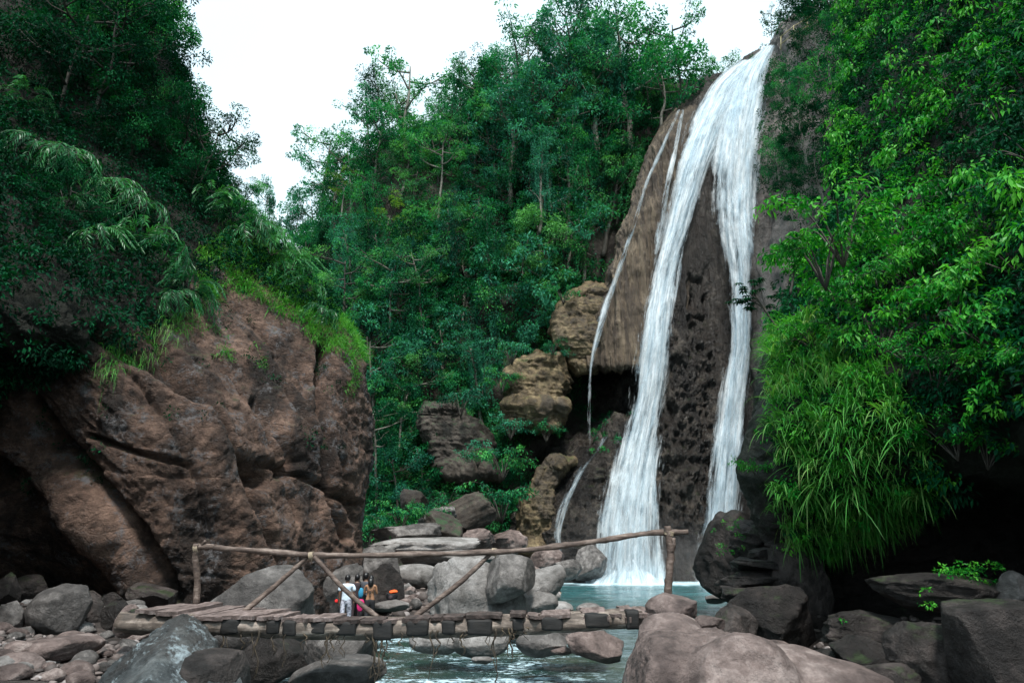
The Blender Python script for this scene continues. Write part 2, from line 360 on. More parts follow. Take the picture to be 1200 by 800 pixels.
# ---------------------------------------------------------------- right cliff
def rrow(py, edge, ds, wd=(5, 14)):
    xs = [edge+30, edge+4] + list(np.linspace(edge, 1260, 6)) + [1500, 2000]
    ds2 = [ds[0]+wd[1], ds[0]+wd[0]] + ds
    return [(x, py, d) for x, d in zip(xs, ds2)]
RC = [
 rrow(880, 925, [19, 18.5, 17, 15, 13, 11.5, 9, 6]),
 rrow(745, 925, [19, 18.5, 17.5, 16, 14, 12.5, 10, 6]),
 rrow(690, 915, [18.5, 18.5, 18, 17, 15.5, 14, 10.5, 6]),
 rrow(640, 905, [17.8, 17.8, 17.6, 17, 15.6, 13.5, 10, 6]),
 rrow(590, 893, [17, 16.2, 15.8, 16, 14.4, 12, 9, 5.6]),
 rrow(530, 893, [16.6, 15, 14, 13.4, 12.3, 10.5, 8, 5.2]),
 rrow(450, 905, [17, 15, 13.6, 12.6, 11.4, 10, 7.5, 5]),
 rrow(370, 935, [18, 15.8, 14.2, 12.8, 11.6, 10, 7.5, 5]),
 rrow(290, 970, [20, 17.5, 15.5, 13.6, 12, 10.4, 7.7, 5.2]),
 rrow(200, 1000, [22, 19, 16.6, 14.6, 12.8, 11, 8.3, 5.7]),
 rrow(90, 1010, [24, 20.5, 18, 16, 14, 12.2, 9.5, 6.6]),
 rrow(-40, 1010, [27, 23, 20, 18, 16, 14, 11.5, 8]),
 rrow(-250, 1000, [32, 28, 25, 22, 20, 18, 15, 11]),
]
GR = patch(RC, 300, 300)
NR = facecam(GR, gnorm(GR))
hr = fbm(GR*.45, 4, 31)*.5 + ridge(np.stack([GR[..., 0]*.5, GR[..., 1]*.5, GR[..., 2]*1.1], -1), 4, 33)*.28 + fbm(GR*2.5, 3, 35)*.08
GRd = GR + NR*hr[..., None]
rx_, ry_ = proj(GRd); vegR = smooth(20, -20, ry_-600+20*fbm(GRd*.8, 3, 12))
tag(obj('cliff', gmesh('cliff', GRd, M['rock_right'], {'veg': vegR.ravel()})), 'dark overhanging cliff hidden under shrubs and grass', kind='structure')
NRd = facecam(GRd, gnorm(GRd)); rpx, rpy = proj(GRd)
# ---------------------------------------------------------------- forested hill behind
HX = [150, 260, 340, 420, 500, 600, 700, 800, 900, 1000, 1150, 1350]
HT = [330, 315, 300, 200, 150, 122, 70, 95, 95, 60, 30, -10]
HD = [100, 96, 90, 80, 76, 73, 71, 69, 67, 60, 50, 42]
HB = [62, 60, 58, 56, 57, 60, 64, 66, 64, 56, 46, 38]
HC = []
for t, dep in ((-.12, -.05), (.0, 0), (.16, .10), (.35, .24), (.55, .42), (.78, .7), (1.0, 1.0)):
    HC.append([(x, 690*(1-t)+ht*t, hb*(1-dep)+hd*dep) for x, ht, hd, hb in zip(HX, HT, HD, HB)])
C = np.array([[P(*c) for c in r] for r in HC])
back = C[-1]+np.array([0, 14, 1.0]); back2 = C[-1]+np.array([0, 60, -6.0])
C = np.concatenate([C, back[None], back2[None]])
GH = catmull(catmull(C, 170, 0), 170, 1)
NH = facecam(GH, gnorm(GH)); GHd = GH + NH*(fbm(GH*.12, 4, 41)*2.2+fbm(GH*.6, 3, 43)*.5)[..., None]
tag(obj('hill', gmesh('hill', GHd, M['rock_hill'])), 'steep hillside under the jungle', kind='structure')
NHd = facecam(GHd, gnorm(GHd)); hpx, hpy = proj(GHd)
# ---------------------------------------------------------------- waterfall cliff
XA = [735, 745, 790, 830, 870, 900, 950, 1000, 1080]
def arow(py, xs, ds): return [(x, py, d) for x, d in zip(xs, ds)]
WA = [
 arow(760, [700, 728, 742, 790, 830, 870, 905, 960, 1050, 1130], [66, 62, 58.5, 57.6, 57.8, 57.2, 56, 52, 46, 40]),
 arow(682, [700, 728, 742, 790, 830, 870, 905, 960, 1050, 1130], [66, 62, 58.5, 57.6, 57.8, 57.4, 56, 52, 46, 40]),
 arow(600, [700, 728, 742, 790, 830, 870, 905, 960, 1050, 1130], [66, 62, 58.8, 57.6, 58.0, 58, 56, 52, 46, 40]),
 arow(500, [700, 730, 745, 790, 830, 870, 905, 960, 1050, 1130], [66, 62, 59.2, 57.8, 58.4, 58.6, 56.6, 52.5, 46.5, 41]),
 arow(420, [705, 735, 755, 795, 835, 865, 890, 950, 1050, 1130], [66, 62, 59.6, 58.2, 58.8, 59, 57, 53, 47, 42]),
 arow(330, [720, 745, 765, 800, 835, 865, 888, 940, 1040, 1120], [66, 62.5, 60, 58.8, 59.2, 59.6, 58, 54, 48.5, 43]),
 arow(240, [745, 765, 785, 812, 840, 868, 892, 940, 1030, 1120], [67, 63, 60.6, 59.4, 59.8, 60.2, 59, 55, 50, 45]),
 arow(150, [775, 790, 808, 826, 846, 870, 896, 940, 1030, 1120], [68, 64, 61.4, 60.4, 60.6, 61, 60, 56.5, 52, 48]),
 arow(95, [800, 820, 835, 850, 862, 880, 903, 945, 1030, 1120], [69, 65, 62.6, 61.8, 61.6, 61.8, 61, 58, 54, 50]),
 [(805, 112, 71), (822, 102, 67), (838, 92, 64.5), (852, 86, 63.4), (866, 78, 62.8), (884, 68, 62.6), (905, 58, 61.8), (932, 28, 59), (1030, 20, 55), (1120, 10, 51)],
 [(812, 112, 75), (826, 102, 72), (840, 92, 70), (854, 86, 69), (868, 78, 68), (885, 68, 68), (906, 57, 67), (935, 27, 64), (1030, 20, 60), (1120, 10, 56)],
]
GA = patch(WA, 430, 340); NA = facecam(GA, gnorm(GA)); apx, apy = proj(GA)
low = smooth(300, 420, apy)
ha = ridge(np.stack([GA[..., 0]*.9, GA[..., 1]*.5, GA[..., 2]*.09], -1), 5, 51, .6)*.5*(1-low*.4)
ha += low*(ridge(GA*np.array([.6, .6, .35]), 6, 53, .66)*1.15 + fbm(GA*1.5, 5, 55, .7)*.55)*smooth(852, 825, apx)
ha += fbm(GA*1.1, 4, 57)*.18*(.4+low) + fbm(GA*.22, 3, 59)*.4
ha += smooth(885, 905, apx)*fbm(GA*.5, 4, 60)*.8
ha -= smooth(800, 812, apx)*smooth(846, 828, apx)*smooth(290, 340, apy)*smooth(470, 380, apy)*(.9+1.0*np.maximum(0, ridge(GA*.8, 3, 61)))
GAd = GA + NA*ha[..., None]
ax_, ay_ = proj(GAd); pal = smooth(876, 896, ax_+10*fbm(GAd*.5, 3, 19))*.9
tag(obj('cliff', gmesh('cliff', GAd, M['rock_fall'], {'pale': pal.ravel()})), 'tall wet rock face that the waterfall runs down', kind='structure')
NAd = facecam(GAd, gnorm(GAd)); apx, apy = proj(GAd)
# tan overhanging wall beside the main fall, with its lip and underside
WB = [
 arow(405, [692, 690, 697, 712, 728, 745, 770, 800], [70, 67, 66, 66, 66, 66, 64, 62]),
 arow(424, [690, 686, 694, 710, 728, 745, 770, 800], [68, 63, 61, 60.5, 60.5, 60.5, 60.5, 60.5]),
 arow(430, [692, 688, 696, 711, 729, 746, 770, 800], [64, 60, 58.2, 57.6, 57.4, 57.6, 58.4, 59.6]),
 arow(415, [694, 690, 698, 713, 731, 748, 772, 800], [64, 60, 57.9, 57.2, 57.1, 57.4, 58.4, 59.6]),
 arow(370, [703, 701, 707, 721, 738, 755, 776, 803], [64, 60.4, 58.3, 57.6, 57.5, 57.9, 58.8, 60]),
 arow(310, [722, 719, 724, 735, 750, 765, 783, 806], [65, 61, 59, 58.4, 58.3, 58.6, 59.2, 60.2]),
 arow(250, [740, 737, 742, 750, 763, 776, 792, 812], [65.5, 61.6, 59.8, 59.2, 59, 59.2, 59.8, 60.6]),
 arow(190, [756, 754, 758, 766, 778, 790, 804, 822], [66, 62.4, 60.8, 60, 59.8, 60, 60.4, 61.2]),
 arow(150, [776, 773, 779, 786, 794, 804, 816, 832], [67, 63.4, 61.8, 61, 60.8, 60.8, 61.2, 61.8]),
 arow(115, [805, 803, 808, 815, 823, 831, 840, 852], [69, 66, 64, 63, 62.4, 62.2, 62.2, 62.6]),
 [(826, 104, 74), (826, 103, 71), (830, 101, 68), (836, 98, 66), (842, 95, 65), (848, 91, 64.6), (856, 87, 64.4), (864, 82, 64.4)],
]
GB = patch(WB, 360, 200); NB = facecam(GB, gnorm(GB)); bx_, by_ = proj(GB)
hb = ridge(np.stack([GB[..., 0]*1.2, GB[..., 1]*.7, GB[..., 2]*.05], -1), 5, 71, .6)*.7 + fbm(GB*.35, 4, 73)*.35 + fbm(GB*1.8, 3, 75)*.1
GBd = GB + NB*hb[..., None]*smooth(62.9, 60, GB[..., 1])[..., None]
tag(obj('cliff', gmesh('cliff', GBd, M['rock_tan'])), 'tan overhanging rock wall streaked by runoff beside the main fall', kind='structure')
# cave wall at the back
WC = [arow(py, [560, 600, 640, 680, 720, 760, 800], [62+s, 63+s, 64+s, 65.5+s, 66+s, 66+s, 64+s]) for py, s in ((740, 0), (640, 0), (560, .5), (480, 1.5), (420, 1.5), (360, 0), (330, 1))]
GC = patch(WC, 160, 160); NC = facecam(GC, gnorm(GC)); GCd = GC + NC*(fbm(GC*.35, 4, 81)*1.0 + fbm(GC*1.3, 3, 83)*.3)[..., None]
tag(obj('cliff', gmesh('cliff', GCd, M['rock_hill'])), 'dark hollow of rock behind the thin side fall', kind='structure')
cpx, cpy = proj(GCd); NCd = facecam(GCd, gnorm(GCd))
# apron of rock at the foot, left of the main fall
WD = [
 arow(740, [585, 600, 630, 665, 700, 735, 752, 756], [62, 57, 54.5, 53.5, 53.6, 55, 58, 63]),
 arow(690, [590, 602, 630, 665, 700, 735, 750, 756], [62, 57.5, 55, 54, 54.2, 55.4, 58.3, 63]),
 arow(640, [594, 608, 634, 668, 702, 735, 750, 756], [62, 58, 55.4, 54.6, 54.8, 55.8, 58.6, 63]),
 arow(590, [604, 618, 640, 672, 706, 736, 750, 757], [62, 59, 56.8, 55.4, 55.4, 56.4, 59, 63]),
 arow(550, [618, 632, 654, 682, 712, 738, 752, 758], [63, 60.5, 58, 56.4, 56, 57, 59.4, 63]),
 arow(515, [650, 664, 686, 704, 722, 741, 754, 760], [64, 62, 60, 57.8, 56.8, 57.6, 59.8, 63]),
 arow(496, [690, 702, 712, 722, 733, 744, 756, 762], [65, 63, 61, 59, 58, 58.6, 60.4, 63]),
 arow(490, [694, 705, 716, 726, 735, 745, 757, 762], [68, 66, 65, 64, 63, 63, 64, 66]),
]
GD = patch(WD, 260, 280); ND = facecam(GD, gnorm(GD))
GDd = GD + ND*(fbm(GD*.3, 3, 91)*.8 + ridge(GD*np.array([.6, .5, .9]), 5, 93, .6)*.5 + fbm(GD*1.7, 3, 95)*.22)[..., None]
tag(obj('cliff', gmesh('cliff', GDd, M['rock_fall'])), 'bulging rock apron at the foot of the thin cascade', kind='structure')
NDd = facecam(GDd, gnorm(GDd)); dpx, dpy = proj(GDd)
# ---------------------------------------------------------------- river bed and banks
def ground_h(x, y):
    p = np.stack([x*.35, y*.35, x*0], -1); n1 = fbm(p, 4, 101); n2 = fbm(p*5, 3, 103)
    cl = np.interp(y, [0, 12, 20, 30, 42, 60, 80], [-4.4, -3.9, -3.6, -.8, 1.6, 3.0, 3.0])
    cr = np.interp(y, [0, 8, 14, 22, 32, 45, 60, 80], [1.2, 1.6, 4.2, 6.2, 9.5, 16, 20, 20])
    z = np.full(x.shape, -.75)+n1*.12
    z = z + smooth(0, 2.6, cl-x)*1.25 + smooth(1.5, 8, cl-x)*.55
    z = z + smooth(0, 2.2, x-cr)*1.3 + smooth(1.5, 7, x-cr)*.5
    z = z - .62*np.exp(-((x+5.2)/3.2)**2-((y-24.5)/4.5)**2)
    far = smooth(24, 34, y)
    z = z + far*smooth(0, 3, cl-x)*.35
    return z + n1*.22 + n2*.05
nx, ny = 280, 340
gx, gy = np.meshgrid(np.linspace(-1, 1, nx), np.linspace(0, 1, ny)); gx = np.sign(gx)*np.abs(gx)**1.8*75; gy = -20+gy**1.7*150
GG = np.stack([gx, gy, ground_h(gx, gy)], -1)
tag(obj('ground', gmesh('ground', GG, M['ground'])), 'gravelly river bed and banks', kind='structure')
# ---------------------------------------------------------------- water
def water_z(x, y): return np.interp(y, [0, 15, 19, 24, 30, 34, 100], [0, 0, .04, .12, .2, .3, .32])
k = NT('stream_water'); g = k.n('ShaderNodeNewGeometry').outputs[0]
sy = k.n('ShaderNodeSeparateXYZ', i0=g).outputs
far = k.mapr(sy[1], 26, 38)
tint = k.noise(g, .35, 4); 
base = k.mix(k.mapr(tint, .35, .7), (.004, .030, .032), (.03, .045, .02))
base = k.mix(far, base, k.mix(k.mapr(k.noise(k.vscale(g, (.3, 1, 1)), .8, 4), .4, .65), (.008, .055, .060), (.03, .16, .17)))
# foam: riffles near, churned water under the falls
fo = k.noise(k.vscale(g, (.9, 2.2, 1)), 3.6, 8, .78, 1.2); fl = k.noise(k.vscale(g, (.25, .6, 1)), 1.1, 3, .5, .4)
thr = k.mapr(fl, .35, .6, .60, .47); nearf = k.mapr(k.math('SUBTRACT', fo, thr), 0, .05)
nearf = k.math('MULTIPLY', nearf, k.mapr(sy[1], 34, 26)); nearf = k.math('MULTIPLY', nearf, k.mapr(sy[0], 2.2, .6, .25, 1))
def spot(cx, cy, r0, r1, sx=1.0, sy_=1.0):
    dv = k.n('ShaderNodeVectorMath', operation='SUBTRACT', i0=g, i1=(cx, cy, .3)).outputs[0]
    ln = k.n('ShaderNodeVectorMath', operation='LENGTH', i0=k.vscale(dv, (sx, sy_, 0))).outputs['Value']
    return k.mapr(k.math('ADD', ln, k.math('MULTIPLY', k.noise(g, .8, 6, .75), 9.0)), r0, r1, 1, 0)
b1 = P(737, 684, 54.5); b2 = P(838, 678, 55)
ff = k.math('MAXIMUM', spot(b1[0], b1[1]-.5, 7.0, 10.0, .62, .9), spot(b2[0], b2[1], 6.2, 8.8, .8, .9))
ff = k.math('MAXIMUM', ff, k.math('MULTIPLY', spot(P(655, 684, 52)[0], 51, 5.4, 7.5), .7))
sp2 = k.math('MULTIPLY', k.mapr(k.noise(k.vscale(g, (.5, 2.0, 1)), 2.2, 7, .75, .6), .56, .64), far)
foam = k.math('MAXIMUM', k.math('MAXIMUM', nearf, ff), k.math('MULTIPLY', sp2, .45), True)
k.put(k.b.inputs['Base Color'], k.mix(foam, base, (.60, .80, .88)))
k.put(k.b.inputs['Roughness'], k.mapr(foam, 0, 1, .06, .6)); k.b.inputs['IOR'].default_value = 1.33
wv = k.math('ADD', k.noise(k.vscale(g, (.8, 1.6, 1)), 2.4, 6, .65, .8), k.math('MULTIPLY', k.noise(k.vscale(g, (1, 1.8, 1)), 9, 4, .6, .4), .3))
k.put(k.b.inputs['Normal'], k.bump(k.math('ADD', wv, k.math('MULTIPLY', foam, .15)), 1.0, .12))
M['water'] = k.m
nx, ny = 250, 420
wx, wy = np.meshgrid(np.linspace(-9, 34, nx), np.linspace(0, 1, ny)); wy = -4+72*wy**1.4
wz = water_z(wx, wy); ruf = smooth(34, 24, wy)*smooth(3, 0, wx)*.8+.3
wz = wz + .05*ruf*fbm(np.stack([wx*1.1, wy*2.2, wx*0], -1), 4, 111, .6) + .03*ruf*np.maximum(0, ridge(np.stack([wx*.9, wy*2.6, wx*0+3], -1), 3, 113))
WG = np.stack([wx, wy, wz], -1)
tag(obj('water', gmesh('water', WG, M['water'])), 'teal stream and plunge pool', kind='structure')
# ---------------------------------------------------------------- waterfall
class DepthMap:
    def __init__(s, grids, c=5):
        s.c = c; s.m = np.full((200, 300), 1e9); s.o = 40
        for G in grids:
            x, y = proj(G); i = (y/c).astype(int).ravel()+s.o; j = (x/c).astype(int).ravel()+s.o
            ok = (i >= 0) & (i < 200) & (j >= 0) & (j < 300)
            np.minimum.at(s.m, (i[ok], j[ok]), G[..., 1].ravel()[ok])
    def at(s, px, py, r=1):
        i = int(py/s.c)+s.o; j = int(px/s.c)+s.o; b = s.m[max(0, i-r):i+r+1, max(0, j-r):j+r+1]
        v = b[b < 1e8]; return float(v.min()) if len(v) else None
DM = DepthMap([GAd, GBd, GDd])
k = NT('falling_water'); A_ = lambda n: k.n('ShaderNodeAttribute', attribute_name=n).outputs['Fac']
uv = k.n('ShaderNodeCombineXYZ', X=A_('uu'), Y=A_('vv')).outputs[0]; ed = A_('edge'); dn = A_('dens')
s1 = k.noise(k.vscale(uv, (2.6, .09, 1)), 1.0, 7, .68, .25); s2 = k.noise(k.vscale(uv, (1.0, .35, 1)), 2.2, 7, .72, .5)
s3 = k.noise(k.vscale(uv, (9.0, .5, 1)), 1.3, 5, .7, .3)
mixn = k.math('ADD', k.math('MULTIPLY', s1, .62), k.math('ADD', k.math('MULTIPLY', s2, .2), k.math('MULTIPLY', s3, .18)))
al = k.math('ADD', k.math('SUBTRACT', k.math('MULTIPLY', mixn, 2.6), 1.3), k.math('ADD', dn, k.math('MULTIPLY', ed, 1.0)))
al = k.math('ADD', al, k.math('MULTIPLY', k.math('SUBTRACT', k.noise(k.vscale(uv, (1.3, .22, 1)), 1.0, 6, .7, .8), .52), 1.5)); al = k.mapr(al, .38, 1.0)
k.put(k.b.inputs['Alpha'], al)
k.put(k.b.inputs['Base Color'], k.ramp(mixn, [(.36, (.36, .56, .70)), (.46, (.66, .82, .92)), (.57, (.95, .98, .99))]))
k.b.inputs['Roughness'].default_value = .55; k.b.inputs['Specular IOR Level'].default_value = .3
tl = k.n('ShaderNodeBsdfTranslucent', Color=(.85, .93, .97, 1)); trn = k.n('ShaderNodeBsdfTransparent')
ms = k.n('ShaderNodeMixShader', i0=.45, i1=k.b.outputs[0], i2=k.n('ShaderNodeMixShader', i0=al, i1=trn.outputs[0], i2=tl.outputs[0]).outputs[0])
k.put(k.t.nodes['Material Output'].inputs[0], ms.outputs[0])
k.put(k.b.inputs['Normal'], k.bump(mixn, .6, .3))
M['fall'] = k.m
def fall(name, rows, off, label, cat='waterfall', nu=70, nv=420, seed=0, dens=.75, layers=((0, 1.0), (.35, .75)), amp=.16, group=None, ds=None, densf=None):
    rows = [list(r)+[dens]*(4-len(r)) for r in rows]
    R = np.array([r[:4] for r in rows], float)
    dd = []
    for i, (py, l, r_, _) in enumerate(R):
        if ds: dd.append(ds[i]); continue
        v = [DM.at(x, py) for x in np.linspace(l, r_, 7)]; v = [x for x in v if x]
        dd.append(np.mean(v) if v else dd[-1])
    dd = np.array(dd)
    if not ds: dd = np.minimum.accumulate(np.convolve(np.pad(dd, 1, 'edge'), [.25, .5, .25], 'valid')+.15)
    root = empty(name, tuple(P((R[-1, 1]+R[-1, 2])/2, R[-1, 0], dd[-1]-off))); tag(root, label, cat, group)
    rl = np.array(root.location)
    for li, (o2, dm) in enumerate(layers):
        Lp = np.array([P(r[1], r[0], d-off-o2) for r, d in zip(R, dd)]); Rp = np.array([P(r[2], r[0], d-off-o2) for r, d in zip(R, dd)])
        Lc, Rc, dc = catmull(Lp, nv), catmull(Rp, nv), np.interp(np.linspace(0, 1, nv), np.linspace(0, 1, len(R)), R[:, 3])
        t = np.linspace(0, 1, nu)[None, :, None]; G = Lc[:, None]*(1-t)+Rc[:, None]*t
        G[..., 1] -= .5*np.sin(np.pi*t[..., 0])
        wid = np.linalg.norm(Rc-Lc, axis=1); DD = dc[:, None]*dm*np.ones((1, nu))
        if densf: DD = DD*densf(t[..., 0]*np.ones((nv, 1)), proj(G)[1])
        vv = np.concatenate([[0], np.cumsum(np.linalg.norm(np.diff((Lc+Rc)/2, axis=0), axis=1))])
        uu = (t[..., 0]-.5)*np.median(wid)*np.ones((nv, 1))*np.sqrt(wid/np.median(wid))[:, None]+seed*7.7+li*31
        VV = vv[:, None]*np.ones((1, nu))
        n_ = fbm(np.stack([uu*1.1, VV*.10, uu*0], -1), 4, 200+seed)*amp*2.2 + fbm(np.stack([uu*2, VV*.5, uu*0], -1), 3, 210+seed)*amp*.8
        G[..., 1] -= n_; wob = fbm(np.stack([VV*.22, uu*0+t[..., 0]*1.2, uu*0+li], -1), 4, 220+seed+li); G[..., 0] += wob*.14*smooth(0, 6, VV)
        e = np.minimum(t[..., 0], 1-t[..., 0])*np.ones((nv, 1)); ef = np.minimum(0, e*wid[:, None]/np.minimum(1.15, wid[:, None]*.3)-1.0)*.8
        me = gmesh('water_sheet', G-rl, M['fall'], {'uu': uu.ravel(), 'vv': VV.ravel(), 'edge': ef.ravel(), 'dens': DD.ravel()})
        obj('water_sheet', me, root)
    return root
fall('waterfall', [(74, 860, 894, 1), (85, 844, 888, 1), (100, 830, 872, 1.1), (118, 818, 866, 1.05), (135, 809, 858, 1.05), (160, 799, 849, 1.05), (190, 790, 837, 1.0), (220, 783, 826, .97), (245, 777, 819, .95), (280, 769, 809, .92), (320, 758, 801, .95), (360, 749, 796, .95), (400, 744, 792, .95), (430, 738, 789, .92), (475, 733, 782, .86), (520, 718, 777, .80), (565, 706, 774, .76), (610, 699, 772, .74), (655, 694, 772, .74), (694, 688, 774, .76)], .5,
     'broad white main waterfall plunging beside the tan rock wall into the pool', nu=90, seed=1)
fall('waterfall', [(56, 894, 909, 1), (68, 878, 908, 1), (80, 864, 906, 1.1), (100, 852, 903, 1.1), (118, 846, 901, 1.1), (135, 841, 899, 1.05), (160, 835, 896, 1.0), (190, 829, 895, .98), (220, 828, 894, .93), (245, 827, 893, .92), (280, 832, 891, .9), (320, 841, 888, .9), (362, 848, 884, .96), (407, 851, 882, .98), (452, 841, 880, .98), (497, 832, 878, .95), (542, 825, 876, .92), (587, 819, 873, .9), (630, 814, 870, .88), (692, 806, 866, .85)], .45,
     'narrowing waterfall between the bare rock rib and the green bank', nu=90, seed=2, densf=lambda t, y: 1-.27*smooth(.6, .2, t)*smooth(170, 230, y)*smooth(400, 320, y))
fall('spray_veil', [(470, 728, 788, .3), (520, 712, 786, .5), (565, 698, 784, .6), (610, 688, 784, .66), (655, 678, 788, .74), (696, 664, 798, .9)], 1.0, 'thin veil of spray blown off the lower half of the main waterfall', 'spray', nu=60, nv=200, seed=8, layers=((0, 1.0), (.6, .9)), amp=.3)
fall('waterfall', [(132, 791, 798, .5), (170, 774, 782, .62), (216, 753, 761, .62), (268, 737, 745, .58), (328, 716, 727, .62), (356, 704, 719, .72), (390, 695, 707, .75), (430, 688, 696, .68), (470, 686, 694, .52), (500, 686, 694, .42), (530, 686, 694, .3)], .9,
     'thin strand of water down the outer edge of the tan wall', nu=16, seed=3, layers=((0, 1.1),), amp=.05)
fall('waterfall', [(132, 794, 803, .5), (180, 785, 795, .6), (228, 775, 786, .6), (270, 767, 779, .6), (300, 760, 772, .5)], .95,
     'short narrow strand of water joining the main waterfall at its upper edge', nu=16, seed=4, layers=((0, 1.1),), amp=.05)
fall('waterfall', [(512, 704, 714, .4), (528, 692, 704, .5), (550, 674, 689, .58), (575, 661, 676, .6), (600, 651, 667, .62), (625, 647, 661, .58), (640, 649, 661, .5), (665, 651, 660, .52), (688, 649, 661, .55)], .8,
     'small cascade curving down the bulging rock apron', nu=24, seed=5, layers=((0, 1.1),), amp=.06)
fall('spray_veil', [(655, 722, 752, .35), (670, 700, 774, .5), (682, 678, 794, .62), (693, 660, 812, .8)], 0, 'white splash where the main waterfall strikes the pool', 'spray', nu=60, nv=60, seed=18, layers=((0, 1.0), (1.2, 1.0)), amp=.5, ds=[54, 53, 52, 51])
fall('spray_veil', [(650, 822, 846, .3), (668, 812, 858, .45), (684, 800, 866, .65), (693, 796, 872, .8)], 0, 'small splash at the foot of the narrower waterfall', 'spray', nu=50, nv=60, seed=19, layers=((0, 1.0), (.8, 1.0)), amp=.4, ds=[54.5, 54, 53, 52])
# spray above the pool
k = NT('spray'); k.t.nodes.remove(k.b)
tc = k.n('ShaderNodeTexCoord').outputs[3]; ln = k.n('ShaderNodeVectorMath', operation='LENGTH', i0=tc).outputs['Value']
dens = k.math('MULTIPLY', k.math('POWER', k.mapr(ln, .0, 1.0, 1, 0), 2.0), k.mapr(k.noise(tc, 2.5, 4, .6), .3, .7, .3, 1))
pv = k.n('ShaderNodeVolumePrincipled', Color=(.99, .995, 1, 1), Density=k.math('MULTIPLY', dens, .3)); pv.inputs['Anisotropy'].default_value = .3
k.put(k.t.nodes['Material Output'].inputs[1], pv.outputs[0]); M['spray'] = k.m
import bmesh
_ico = {}
def ico(sub):
    if sub not in _ico:
        bm = bmesh.new(); bmesh.ops.create_icosphere(bm, subdivisions=sub, radius=1)
        V = np.array([v.co[:] for v in bm.verts]); F = np.array([[v.index for v in f.verts] for f in bm.faces]); bm.free(); _ico[sub] = (unit(V), F)
    return _ico[sub]
sv, sf = ico(3)
o = obj('mist', mesh_np('mist', sv, [sf], M['spray'])); o.location = P(738, 660, 54.0); o.scale = (8.0, 3.2, 5.5); tag(o, 'pale spray hanging where the main fall meets the pool', kind='stuff')
o = obj('mist', o.data); o.location = P(836, 665, 54.0); o.scale = (4.5, 2.6, 4.0); tag(o, 'pale spray at the foot of the narrower fall', kind='stuff')
# ---------------------------------------------------------------- boulders
def mpp(px, py, d): return d/ray(px, py)[1]/800.0
def rock_shape(sub, seed, ang=.35, rough=.16, box=0.0, strata=0.0):
    V, F = ico(sub); r = np.random.default_rng(seed); p = V.copy()
    if box: p = np.sign(p)*np.abs(p)**(1-box); p = p/np.max(np.linalg.norm(p, axis=1))*1.05
    p = p*(1+rough*1.4*fbm(V*.9+seed*3.3, 3, seed))[:, None]
    for i in range(int(5+ang*16)):
        n = unit(r.normal(size=3)); o = r.uniform(.5, .86)+(.2-ang*.3); e = p@n-o
        p = p-np.maximum(0, e)[:, None]*n*.93
    p = p*(1+rough*.5*ridge(p*1.8+seed, 5, seed+5, .55)+rough*.32*fbm(p*5+seed, 5, seed+9, .65))[:, None]
    if strata: p = p*(1+strata*np.maximum(0, ridge(np.stack([p[:, 0]*.5, p[:, 1]*.5, p[:, 2]*4+p[:, 0]*.8], -1), 2, seed+11)-.3))[:, None]
    return p, F
_nb = [0]
def boulder(label, px, py, w_, h_, d, mat, deep=.8, rot=0, ang=.35, rough=.16, box=0.0, strata=0.0, sub=5, name='boulder', cat='boulder', group=None, seed=None, yaw=0):
    _nb[0] += 1; seed = seed or _nb[0]*13+5; p, F = rock_shape(sub, seed, ang, rough, box, strata)
    m = mpp(px, py, d); ext = (p.max(0)-p.min(0))/2; mid = (p.max(0)+p.min(0))/2; p = (p-mid)/ext
    p = p*np.array([w_/2*m, w_/2*m*deep, h_/2*m])
    c, s = math.cos(-math.radians(rot)), math.sin(-math.radians(rot)); R = np.array([[c, 0, s], [0, 1, 0], [-s, 0, c]]); p = p@R.T
    o = obj(name, mesh_np(name, p, [F], M[mat])); o.location = P(px, py, d); o.rotation_euler.z = math.radians(yaw)
    return tag(o, label, cat, group)
def lumps(label, center, ells, mat, sub=7, seed=1, rough=.05, name='boulder', cat='boulder'):
    V, F = ico(sub); c = np.array(center); best = np.zeros(len(V)); acc = np.zeros(len(V)); K = 14.0
    for (ec, er) in ells:
        o = (c-np.array(ec))/er; dv = V/er; a = np.sum(dv*dv, 1); b = 2*dv@o; cc = o@o-1; disc = b*b-4*a*cc
        t = np.where(disc > 0, (-b+np.sqrt(np.maximum(disc, 0)))/(2*a), 0); t = np.maximum(t, 0); acc += np.exp(K*t)
    r = np.log(acc)/K; p = V*r[:, None]
    rg_ = np.random.default_rng(seed+40); rm = r.max()
    for i in range(16):
        n = unit(rg_.normal(size=3)*np.array([1, 1, .8])+np.array([0, -.3, .3])); pr = p@n; o_ = pr.max()-rg_.uniform(.10, .30); p = p-np.maximum(0, pr-o_)[:, None]*n*.8
    p = p+unit(V)*(rough*(1.0*fbm(p*1.3, 4, seed)+.45*ridge(p*1.7, 5, seed+3, .6)+.4*fbm(p*6, 4, seed+7, .65)))[:, None]
    o = obj(name, mesh_np(name, p, [F], M[mat])); o.location = c; return tag(o, label, cat)
mm = mpp(800, 780, 10)
lumps('large smooth pinkish boulder that carries the post end of the footbridge', P(815, 790, 10.0), [
    (P(785, 766, 10.9), (.62, .75, .56)), (P(772, 822, 10.0), (.90, 1.0, .88)), (P(842, 812, 10), (.8, 1.1, .76)), (P(872, 828, 9.3), (.75, .8, .82)),
    (P(905, 825, 9.9), (1.2, .9, .74)), (P(960, 838, 9.6), (1.15, .8, .66)), (P(1015, 850, 9.4), (.85, .7, .56))], 'rock_pink', seed=3, rough=.10)
boulder('worn round stone capping the pink boulder at the foot of the bridge post', 787, 710, 62, 30, 11.3, 'rock_pink', .9, 3, .2, .12)
boulder('small flat ledge stone beside the end planks of the bridge', 826, 733, 46, 26, 10.9, 'rock_pink', .8, 12, .5, .12, .2)
